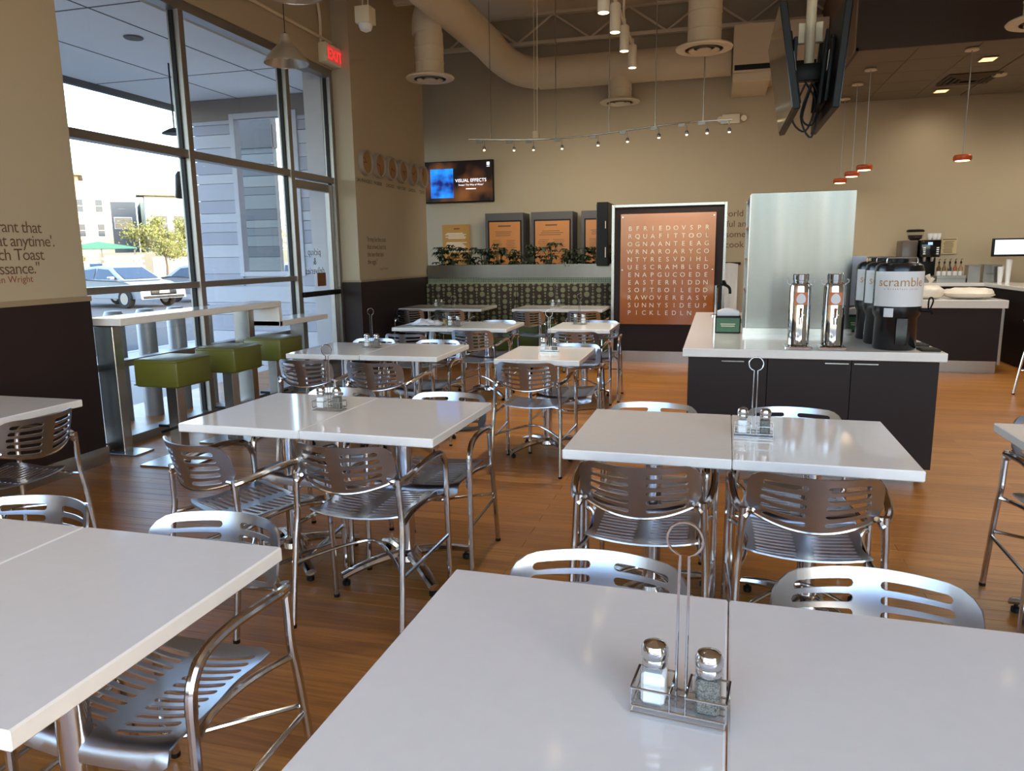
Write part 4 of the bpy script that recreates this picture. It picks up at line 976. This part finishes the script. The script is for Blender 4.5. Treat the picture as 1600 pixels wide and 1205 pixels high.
# orange disc pendants
def make_pend():
    t = thing('orange_pendant', '', 'pendant lamp')
    MB().lathe([(.085, 0), (.092, .01), (.092, .045), (.08, .062), (.03, .068)], 28).build('shade', 'orangelamp', t)
    MB().lathe([(.07, -.003), (.07, .0)], 24).build('diffuser', 'lamp', t)
    MB().tube([(0, 0, .065), (0, 0, 1.15)], .006, 6).build('rod', 'frame', t)
    MB().lathe([(.07, 1.145), (.065, 1.163)], 20).build('canopy', 'offwhite', t)
    return t
PN = make_pend(); pu2 = []
for x, y, l in ((1.688, 10.115, 'orange disc pendant lamp, right and nearest of the cluster of three'), (1.676, 10.92, 'orange disc pendant lamp, middle of the cluster of three'), (1.672, 11.88, 'orange disc pendant lamp, leftmost and farthest of the cluster of three'), (2.575, 9.484, 'orange disc pendant lamp hanging alone at the right')):
    place(PN, (x, y, 2.43), 0, l, 'orange pendants', pu2); lamp_light('pendant_light', 'SPOT', (x, y, 2.42), P_PEND, angle=160, size=.06)
for x, y, l in ((2.9, 10.06, 'nearer'), (2.87, 11.8, 'farther')):
    t = thing('recessed_downlight', 'square amber recessed downlight in the dropped ceiling, %s one' % l, 'downlight', (x, y, 3.60)); MB().box((-.085, -.1, -.008), (.085, .1, .0), .002).build('trim', 'offwhite', t); MB().box((-.07, -.085, -.010), (.07, .085, -.008)).build('lens', 'downlight', t)
    lamp_light('downlight', 'SPOT', (x, y, 3.57), P_DOWN*(3 if y < 11 else 1), angle=165, size=.08)
lamp_light('downlight', 'SPOT', (4.6, 11.0, 3.57), P_DOWN*4, angle=170, size=.08); lamp_light('downlight', 'SPOT', (3.6, 10.2, 3.57), P_DOWN*4, angle=170, size=.08)  # two more spots with no fixture, added to light the service area
t = thing('ceiling_register', 'square dark four-way air register in the dropped ceiling', 'register', (3.0, 11.1, 3.60))
for k in range(4): MB().tube([(-.29+.06*k, -.29+.06*k, -.004-.008*k), (.29-.06*k, -.29+.06*k, -.004-.008*k), (.29-.06*k, .29-.06*k, -.004-.008*k), (-.29+.06*k, .29-.06*k, -.004-.008*k)], .016, 4, closed=True).build('louvre', mat('register_grey', (92, 78, 62), .6) if k == 0 else bpy.data.materials['register_grey'], t)
MB().box((-.3, -.3, -.003), (.3, .3, 0)).build('plenum_plate', 'black', t)
o = MB().lathe([(.075, -.022), (.085, -.01), (.085, 0)], 24).build('smoke_detector', 'offwhite'); o.location = (3.3, 10.95, 3.60); tag(o, 'round white detector on the dropped ceiling', 'detector')
# bell pendants above the window bar
def make_bell():
    t = thing('bell_pendant', '', 'pendant lamp')
    MB().lathe([(.182, 0), (.18, .01), (.150, .05), (.11, .10), (.075, .135), (.050, .155), (.042, .18), (.036, .225), (.030, .23), (.030, .22), (.045, .15), (.10, .09), (.145, .045), (.176, .004)], 36, caps=False).build('shade', mat('satin_nickel', (186, 178, 164), .35, .8), t)
    MB().lathe([(.001, .03), (.03, .045), (.035, .075), (.02, .115), (.018, .16)], 16).build('bulb', mat('frosted_bulb', (235, 230, 220), .5), t)
    MB().lathe([(.018, .15), (.034, .21), (.012, .24)], 14).build('socket', 'black', t)
    MB().tube([(0, 0, .235), (0, 0, 2.2)], .0035, 5).build('cord', 'black', t)
    return t
BL = make_bell(); blu = []
place(BL, (-2.50, 4.24, 3.02), 0, 'silver bell pendant lamp cut by the top picture edge', 'bell pendants', blu)
b_ = place(BL, (-3.49, 5.76, 3.055), 0, 'silver bell pendant lamp in front of the street window', 'bell pendants', blu)
for ch in b_.children:
    if ch.name.startswith('cord'): ch.data = MB().tube([(0, 0, .235), (0, 0, 1.28)], .0035, 5).mesh('cord', 'black')
# small ceiling and wall devices
t = thing('dome_camera', 'ivory box with white dome hanging on chains near the window corner', 'camera', (-3.51, 7.37, 3.80))
MB().box((-.10, -.09, .0), (.06, .07, .16), .008).build('housing', 'offwhite', t); MB().lathe([(.07, 0), (.07, -.02), (.055, -.055), (.02, -.072)], 20, (-.02, -.01, 0)).build('dome', 'white', t)
for x in (-.05, .01): MB().tube([(x, 0, .16), (x+.03, 0, 1.4)], .006, 5).build('chain', 'offwhite', t)
t = thing('exit_sign', 'white exit sign box with red letters above the street door', 'exit sign', (-4.53, 8.35, 3.80))
MB().box((0, -.19, -.10), (.11, .19, .12), .01).build('box', 'offwhite', t); MB().box((.11, -.165, -.08), (.114, .165, .10)).build('face', mat('red_sign_face', (190, 96, 86), .4, emit=(200, 84, 76), estr=.25), t)
text_part('lettering', 'EXIT', .17, Mx((.116, 0, -.055), FACE_ROOM), 'red' if 'red' in M_ else M_.setdefault('red', mat('red_letter', (240, 30, 30), .4, emit=(255, 36, 34), estr=.9)) and 'red', t, 'CENTER')
t = thing('conduit_pipe', 'thin tan conduit running to the exit sign above the window', 'pipe', (0, 0, 0)); MB().tube(smooth_path([(-4.51, 8.2, 3.93), (-4.51, 8.2, 4.25), (-4.51, 8.05, 4.45), (-4.51, 7.4, 4.55), (-4.51, 5, 4.75)], 4), .018, 8).build('run', 'duct', t)
t = thing('conduit_pipe', 'straight tan conduit along the wall above the street window', 'pipe', (0, 0, 0)); MB().tube([(-4.51, 5, 3.98), (-4.51, 8.45, 3.98)], .018, 8).build('run', 'duct', t)
t = thing('emergency_light', 'white emergency light with two lamp heads high on the back wall', 'emergency light', (.12, 12.4, 3.46)); MB().box((-.12, -.10, -.05), (.14, 0, .09), .008).build('box', 'offwhite', t)
for x in (-.15, .2): MB().lathe([(.03, 0), (.045, .03), (.045, .07)], 14, M=Mx((x, -.02, .02), (PI/2, 0, 0))).build('lamp_head', 'offwhite', t)
# hanging televisions back to back on a ceiling pole
mt = thing('tv_ceiling_mount', 'white ceiling pole with black arms carrying two televisions', 'mount', (.60, 6.12, 0))
MB().tube([(0, 0, 2.80), (0, 0, 5.3)], .035, 16).build('pole', 'offwhite', mt); MB().box((-.12, -.05, 2.70), (.12, .05, 2.82), .01).build('arm', 'black', mt); MB().box((-.08, .04, 2.98), (.09, .09, 3.12), .004).build('junction_box', 'offwhite', mt)
for s in (-1, 1): MB().box((s*.12-.012, -.28, 2.55), (s*.12+.012, .28, 2.95), .004).build('bracket_plate', 'black', mt)
for k, (x, y, r) in enumerate(((.02, -.03, .10), (-.02, .0, .13), (.03, .03, .09))):
    MB().tube(smooth_path([(x, y, 2.70), (x+r*.6, y, 2.55), (x+.02, y, 2.30+.05*k), (x-r*.6, y, 2.45), (x, y-.02, 2.68)], 5), .007, 6).build('cable_loop', 'black', mt)
for nm, x0, tilt, lab, s in (('l', .40, .17, 'hanging television facing the window side, tilted down', -1), ('r', .765, -.07, 'hanging television seen from behind, facing the service side', 1)):
    t = thing('hanging_television', lab, 'television', (x0, 6.1, 2.745)); t.rotation_euler = (0, -tilt, 0); g = s
    MB().box((0, -.60, -.345), (-g*.045, .60, .345), .005).build('housing', 'black', t)
    MB().box((0, -.585, -.325), (g*.004, .585, .335)).build('screen', 'gloss', t)
    MB().box((-g*.045, -.36, -.26), (-g*.075, .36, .16), .01).build('rear_cover', 'black', t)
    MB().box((-g*.076, -.34, -.05), (-g*.078, -.30, .08)).build('rear_label', 'paper', t)
    for yy in (-.18, .18): MB().box((-g*.075, yy-.02, -.25), (-g*.10, yy+.02, .25), .004).build('rear_rail', 'black', t)

# ================================================================ outdoors
gd = struct(slab('ground_asphalt', [((-160, -90, -.30), (60, 160, -.16))], 'asphalt'))
sw = struct(slab('ground_sidewalk', [((-9.2, -20, -.25), (-4.7, 30, -.02)), ((-9.2, -9, -.25), (20, -2.6, -.02))], 'concrete'))
for k in range(8): MB().box((-9.2, 3.0+k*1.5, -.0205), (-4.95, 3.008+k*1.5, -.0185)).build('joint', 'canopyseam', sw)
MB().box((-9.35, -20, -.25), (-9.2, 30, -.015)).build('kerb', 'concrete', sw)
# entrance canopy
cn = struct(slab('ceiling_canopy', [((-8.1, -3, 3.80), (-4.9, 10.25, 4.15))], 'canopy'))
MB().box((-8.18, -3, 3.72), (-8.1, 10.25, 4.2)).build('fascia', 'canopyseam', cn)
for x in (-5.75, -6.9): MB().box((x-.008, -3, 3.796), (x+.008, 10, 3.80)).build('panel_seam', 'canopyseam', cn)
for y in (3.6, 6.1, 8.6): MB().box((-8.1, y-.008, 3.796), (-4.9, y+.008, 3.80)).build('panel_seam', 'canopyseam', cn)
o = MB().lathe([(.09, -.012), (.10, 0)], 20).build('canopy_downlight', 'canopyseam'); o.location = (-6.05, 7.0, 3.795); tag(o, 'small round recessed lamp in the outdoor canopy', 'downlight')
# siding wing wall with window opening, boards one by one
sid = [mat('siding_grey_%d' % i, c, .7, var=.06, scale=3, stretch=(.3, 1, 6)) for i, c in enumerate(((176, 176, 184), (188, 187, 192), (162, 162, 172), (200, 198, 200)))]
sid_shaded = [mat('siding_shaded_%d' % i, c, .7, var=.06, scale=3, stretch=(.3, 1, 6)) for i, c in enumerate(((112, 114, 112), (126, 128, 124), (100, 102, 102), (134, 134, 128)))]  # darker siding copy: the pier's shade is put into its board colour
ww = struct(slab('wall_wing', [((-7.70, 10.0, -.1), (-7.02, 10.08, 3.8)), ((-5.98, 10.0, -.1), (-4.9, 10.08, 3.8)), ((-7.02, 10.0, 3.56), (-5.98, 10.08, 3.8)), ((-7.02, 10.0, -.1), (-5.98, 10.08, 1.2))], sid[0]))
MB().box((-7.73, 9.955, 3.50), (-4.92, 10.0, 3.795)).build('header_board', mat('brown_grey_header', (128, 118, 110), .7), ww)
MB().box((-4.93, 8.465, -.1), (-4.69, 8.5, 3.795)).build('jamb_board', sid[1], ww)
random.seed(21)
z = -.08; hts = []
while z < 3.78:
    h = random.choice((.14, .19, .19, .25)); hts.append((z, min(z+h, 3.79))); z += h
for i, (z0, z1) in enumerate(hts):
    m = sid[(i*5+i//3) % 4]
    for x0, x1 in (((-7.72, -7.02), (-5.98, -4.92)) if (z1 > 1.2 and z0 < 3.56) else ((-7.72, -4.92),)):
        MB().box((x0, 9.972, z0+.004), (x1, 10.0, z1-.002), .003).build('board', m, ww)
for a, c in (((-7.06, 9.95, 1.2), (-6.98, 10.09, 3.58)), ((-6.02, 9.95, 1.2), (-5.94, 10.09, 3.58)), ((-6.98, 9.95, 3.5), (-6.02, 10.09, 3.58)), ((-6.98, 9.95, 1.2), (-6.02, 10.09, 1.27))): MB().box(a, c, .004).build('opening_trim', sid[1], ww)
for i, (z0, z1) in enumerate(hts):
    MB().box((-4.93, 8.52, z0+.004), (-4.9, 9.96, z1-.002), .003).build('board', sid[(i*5+i//3) % 4], ww)
col2 = struct(slab('wall_pier', [((-9.1, 12.0, -.1), (-7.66, 12.12, 4.6))], sid_shaded[0]))
for i, (z0, z1) in enumerate(hts): MB().box((-9.1, 11.972, z0+.004), (-7.64, 12.0, z1-.002), .003).build('board', sid_shaded[(i*3+1) % 4], col2)
MB().box((-9.1, 11.95, 3.4), (-7.64, 12.13, 4.6)).build('beam', 'canopyseam', col2)
# bollards
M_['galv'] = mat('galvanised_steel', (150, 152, 156), .5, .7, var=.08)
bp = MB().lathe([(.085, .012), (.085, 1.0), (.07, 1.035), (.0, 1.045)], 20).mesh('tube', 'galv'); bb = MB().box((-.13, -.13, 0), (.13, .13, .012), .002).mesh('foot_plate', 'steel')
for i, (x, y) in enumerate(((-5.28, 5.52), (-5.20, 5.82), (-5.12, 6.13), (-5.06, 6.46))):
    t = thing('bollard', 'round steel bollard outside the window, %s of four' % ('first and nearest', 'second', 'third', 'fourth and farthest')[i], 'bollard', (x, y, -.02), 0, 'steel bollards'); link('tube', bp, t); link('foot_plate', bb, t)
t = thing('flood_lamp', 'small black flood lamp under the outdoor canopy', 'lamp', (-6.0, 7.46, 2.33)); MB().lathe([(.05, -.16), (.055, .10), (.03, .14)], 16, M=Mx((0, 0, 0), (.15, .25, 0))).build('barrel', 'black', t); MB().tube([(.03, 0, .13), (.06, 0, .2), (.06, 0, 1.465)], .012, 6).build('stem', 'black', t)
t = thing('dish_lamp', 'dark dish-shaped lamp hanging outdoors', 'lamp', (-6.45, 8.0, 2.98)); MB().lathe([(.15, 0), (.14, .015), (.06, .06), (.02, .075)], 20).build('shade', 'black', t); MB().tube([(0, 0, .07), (0, 0, .82)], .01, 6).build('stem', 'black', t)
# cars
def car(label, paint, loc, deg, L=4.6):
    t = thing('parked_car', label, 'car', loc, math.radians(deg), 'parked cars'); k = L/4.6
    prof = [(-2.28, .32), (-2.30, .62), (-2.22, .86), (-2.0, .96), (-1.5, 1.0), (.0, .96), (1.0, .94), (1.55, .88), (2.05, .74), (2.27, .58), (2.30, .32)]
    ys = ((-.80, .93), (-.88, 1.0), (.88, 1.0), (.80, .93)); vs = []; n = len(prof)
    for y, s in ys: vs += [(x*k*(.985 if s < 1 else 1), y, .32+(zz-.32)*(s if zz > .5 else 1)) for x, zz in prof]
    fs = [tuple(range(n)), tuple(reversed(range(3*n, 4*n)))]+[(a*n+i, a*n+(i+1) % n, (a+1)*n+(i+1) % n, (a+1)*n+i) for a in range(3) for i in range(n)]
    MB().add(vs, fs).build('body', paint, t, ang=40)
    cab = [(-1.95, .95), (-1.15, 1.36), (-.25, 1.44), (.45, 1.38), (1.30, .93)]; vs = []
    for y, top in ((-.78, 0), (.78, 0)): vs += [(x*k, y*(1 if zz < 1 else .78), zz) for x, zz in cab]
    MB().add(vs, [tuple(range(5)), tuple(reversed(range(5, 10)))]+[(i, i+5, (i+1) % 5+5, (i+1) % 5) for i in range(5)]).build('cabin', paint, t, ang=30)
    for s in (-1, 1):
        def sy(zz): return s*(.785-.175*(zz-.95)/.45+.012)
        q = [(-1.55, 1.0), (-1.08, 1.29), (-.30, 1.35), (-.30, .99)]; MB().add([(x*k, sy(zz), zz) for x, zz in q], [(0, 1, 2, 3)]).build('side_window', 'carglass', t)
        q = [(-.22, .99), (-.22, 1.35), (.38, 1.31), (.98, .99)]; MB().add([(x*k, sy(zz), zz) for x, zz in q], [(0, 1, 2, 3)]).build('side_window', 'carglass', t)
        MB().box((.72*k, s*.80, .98), (.90*k, s*.98, 1.08), .03).build('mirror', paint, t)
        MB().box((1.95*k, s*.52, .62), (2.22*k, s*.84, .74), .03).build('headlight', 'jar', t)
        MB().box((-2.29*k, s*.50, .70), (-2.12*k, s*.86, .84), .03).build('tail_light', mat('tail_red', (150, 24, 22), .2) if not bpy.data.materials.get('tail_red') else bpy.data.materials['tail_red'], t)
        for x in (-1.38, 1.42):
            wh = MB().lathe([(.20, -.10), (.31, -.10), (.325, -.06), (.325, .06), (.31, .10), (.20, .10)], 24, M=Mx((x*k, s*.80, .325), (PI/2, 0, 0))).build('wheel', 'tyre', t); MB().lathe([(.20, -.105), (.20, .105)], 16, M=Mx((x*k, s*.80, .325), (PI/2, 0, 0))).build('hub_cap', 'frame', wh)
    MB().add([(1.22*k, -.66, 1.0), (1.22*k, .66, 1.0), (.50*k, .57, 1.375), (.50*k, -.57, 1.375)], [(0, 1, 2, 3)]).build('windscreen', 'carglass', t)
    MB().add([(-1.85*k, -.66, 1.015), (-1.85*k, .66, 1.015), (-1.19*k, .57, 1.352), (-1.19*k, -.57, 1.352)], [(0, 1, 2, 3)]).build('rear_screen', 'carglass', t)
    MB().box((2.27*k, -.50, .44), (2.315*k, .50, .60), .02).build('grille', 'black', t); MB().box((2.24*k, -.80, .33), (2.325*k, .80, .42), .02).build('bumper_intake', 'tyre', t); MB().box((2.31*k, -.20, .50), (2.33*k, .20, .60)).build('badge_bar', 'frame', t)
    return t
GZ = -.16
car('silver hatchback parked facing the building, left in the window', 'carsilver', (-20.6, 22.0, GZ), -12)
car('pale silver sedan parked behind the window mullion', 'carsilver', (-16.9, 27.6, GZ), 14)
car('small silver sedan parked between the two larger silver cars', 'carsilver', (-18.9, 24.9, GZ), -8, 4.0)
car('dark suv parked far off beside the grey block wall', 'cardark', (-48.6, 49.3, GZ), 150, 4.6)
car('white car parked far off by the left tree', 'carwhite', (-50.8, 47.4, GZ), 140, 4.4)
# far buildings, each in a frame that faces the street
FR = math.radians(44)
def building(label, m, right, Wd, Dp, Hh, wins, roof=None, extra=None):
    t = thing('apartment_building', label, 'building', (right[0], right[1], GZ), FR)
    MB().box((-Wd, 0, 0), (0, Dp, Hh)).build('wall', m, t)
    for (x, z, w_, h_) in wins:
        f = MB().box((x-w_/2, -.06, z-h_/2), (x+w_/2, .05, z+h_/2)).build('window', 'whitebld', t); MB().box((x-w_/2+.08, -.09, z-h_/2+.08), (x+w_/2-.08, -.06, z-.03)).box((x-w_/2+.08, -.09, z+.03), (x+w_/2-.08, -.06, z+h_/2-.08)).build('pane', 'carglass', f)
    if roof: MB().box((-Wd+roof[0], -.9, Hh), (roof[1], Dp, Hh+.25)).build('roof', 'rooftrim', t)
    return t
b1 = building('cream three-storey building with horizontal siding at the left of the window', 'cream', (-59.2, 63.0), 11, 12, 9.3, [(-1.0, 7.0, .75, 1.35), (-2.7, 7.0, .75, 1.35), (-4.3, 7.3, .7, .8), (-1.0, 4.6, .75, 1.35), (-2.7, 4.6, .75, 1.35), (-4.3, 4.9, .65, .7)])
MB().box((-6.0, -.4, 9.9), (-2.2, 6, 10.1)).box((-5.4, 0, 9.3), (-2.6, 5, 9.9)).build('roof_pavilion', 'rooftrim', b1)
for k in range(28): MB().box((-11, -.025, .35+k*.32), (0, 0, .37+k*.32)).build('siding_joint', 'rooftrim', b1)
building('dark grey stucco building beside the cream one', 'greybld', (-72.7, 81.6), 4.2, 10, 9.0, [(-1.6, 6.3, 2.1, 1.5)])
building('grey green stucco building between the dark grey and the white one', 'tealbld', (-69.3, 85.2), 4.4, 10, 9.0, [(-1.4, 6.3, 1.6, 1.5)])
b4 = building('white stucco building with flat overhanging roof and balconies', 'whitebld', (-64.0, 80.7), 4.9, 3.0, 9.3, [(-3.3, 6.0, 1.7, 2.0), (-1.1, 6.0, 1.5, 2.0)], (-.8, .8))
for x in (-4.9, -2.5): MB().box((x, -.6, 4.6), (x+2.3, 0, 4.75)).box((x, -.6, 5.5), (x+2.3, -.55, 5.56)).build('balcony', 'canopyseam', b4)
for k in range(16): MB().box((-4.85+k*.3, -.6, 4.75), (-4.82+k*.3, -.57, 5.5)).build('baluster', 'canopyseam', b4)
building('pale grey green building at the right of the far row', 'tealbld', (-57, 88), 9, 10, 8.6, [(-6.5, 5.8, 1.2, 1.5), (-4.4, 5.8, 1.2, 1.5), (-2.2, 5.8, 1.2, 1.5)])
# block wall enclosure, gate, carport
bw = thing('block_wall', 'grey concrete block enclosure wall in the parking lot', 'wall', (-44.9, 50.5, GZ), FR)
for r in range(10):
    for c in range(7): MB().box((-2.86+c*.41+(.2 if r % 2 else 0), 0, r*.205+.003), (-2.86+c*.41+.403+(.2 if r % 2 else 0), .2, r*.205+.203), .006).build('block', 'block', bw)
bw2 = thing('block_wall', 'pale block wall behind the young tree in the parking lot', 'wall', (-43.2, 52.3, GZ), FR)
for r in range(9):
    for c in range(9): MB().box((-1.7+c*.41, 0, r*.205+.003), (-1.7+c*.41+.403, .2, r*.205+.203), .006).build('block', 'block', bw2)
gt = thing('slat_gate', 'grey vertical slat gate beside the block wall', 'gate', (-41.0, 54.4, GZ), FR)
for k in range(12): MB().box((-1.6+k*.15, 0, .1), (-1.49+k*.15, .04, 2.0)).build('slat', 'greybld', gt)
MB().box((-1.62, .04, .3), (.2, .08, .38)).box((-1.62, .04, 1.7), (.2, .08, 1.78)).build('rail', 'canopyseam', gt)
cp = thing('carport', 'teal roofed carport below the cream building', 'carport', (-51.0, 54.8, GZ), FR)
MB().prism([(-4.2, 2.75), (-1.6, 3.25), (1.4, 2.75), (1.4, 2.62), (-4.2, 2.62)], -.3, 3).build('roof', 'teal', cp)
for x in (-4, -1.4, 1.2): MB().box((x-.06, 0, 0), (x+.06, .12, 2.65)).build('post', 'canopyseam', cp)
lw = struct(slab('wall_lot', [((-75, 62, GZ), (-30, 62.2, 2.2))], 'cream')); lw.rotation_euler = (0, 0, 0)
def tree(label, loc, H0, H1, rx, n, seed, sz):
    t = thing('street_tree', label, 'tree', loc, 0, 'trees across the parking lot'); random.seed(seed)
    tb = MB(); tb.tube([(0, 0, 0), (.05, .03, H0*.6), (-.03, 0, H0), (.0, .0, H0+(H1-H0)*.5)], [.09, .075, .06, .03], 8)
    for k in range(5):
        a = k*1.3; tb.tube([(0, 0, H0*.95), (rx*.35*math.cos(a), rx*.35*math.sin(a), H0+(H1-H0)*.35), (rx*.6*math.cos(a), rx*.6*math.sin(a), H0+(H1-H0)*.6)], [.045, .03, .012], 6)
    tb.build('trunk', 'bark', t)
    b = MB()
    cl = [(Vector((random.gauss(0, .45)*rx, random.gauss(0, .45)*rx, random.uniform(H0, H1)-.1)), random.uniform(.25, .5)*rx) for _ in range(14)]
    for i in range(n):
        c, r = random.choice(cl); p = c+Vector((random.gauss(0, 1), random.gauss(0, 1), random.gauss(0, .7)))*r*.6
        u = Vector((random.uniform(-1, 1), random.uniform(-1, 1), random.uniform(-1, 1))).normalized()*sz; v = u.orthogonal().normalized()*sz*.6
        b.add([p-u, p+v, p+u, p-v], [(0, 1, 2, 3)])
    f = b.build('crown', 'treeleaf', t, smooth=False); f['kind'] = 'stuff'
tree('young olive-leaved tree before the block wall', (-40.3, 47.8, GZ), 1.9, 3.7, 1.15, 1500, 1, .09)
tree('small olive-leaved tree at the left edge of the window', (-46.4, 45.2, GZ), 1.7, 3.5, 1.0, 1200, 2, .09)
tree('tall pale tree before the dark grey building', (-55.2, 64.0, GZ), 2.2, 5.6, 2.0, 1800, 3, .14)
tree('tall pale tree before the white building', (-52.4, 65.6, GZ), 2.2, 5.4, 2.2, 1800, 4, .14)
tree('spreading pale tree right of the young tree', (-46.0, 69.0, GZ), 1.8, 5.0, 2.3, 1800, 5, .14)
tree('pale tree low beside the carport', (-47.2, 57.0, GZ), 1.3, 3.4, 1.5, 1200, 6, .11)
tree('pale tree glimpsed through the wing wall opening', (-30.0, 56.0, GZ), 1.6, 4.6, 2.4, 1500, 8, .13)
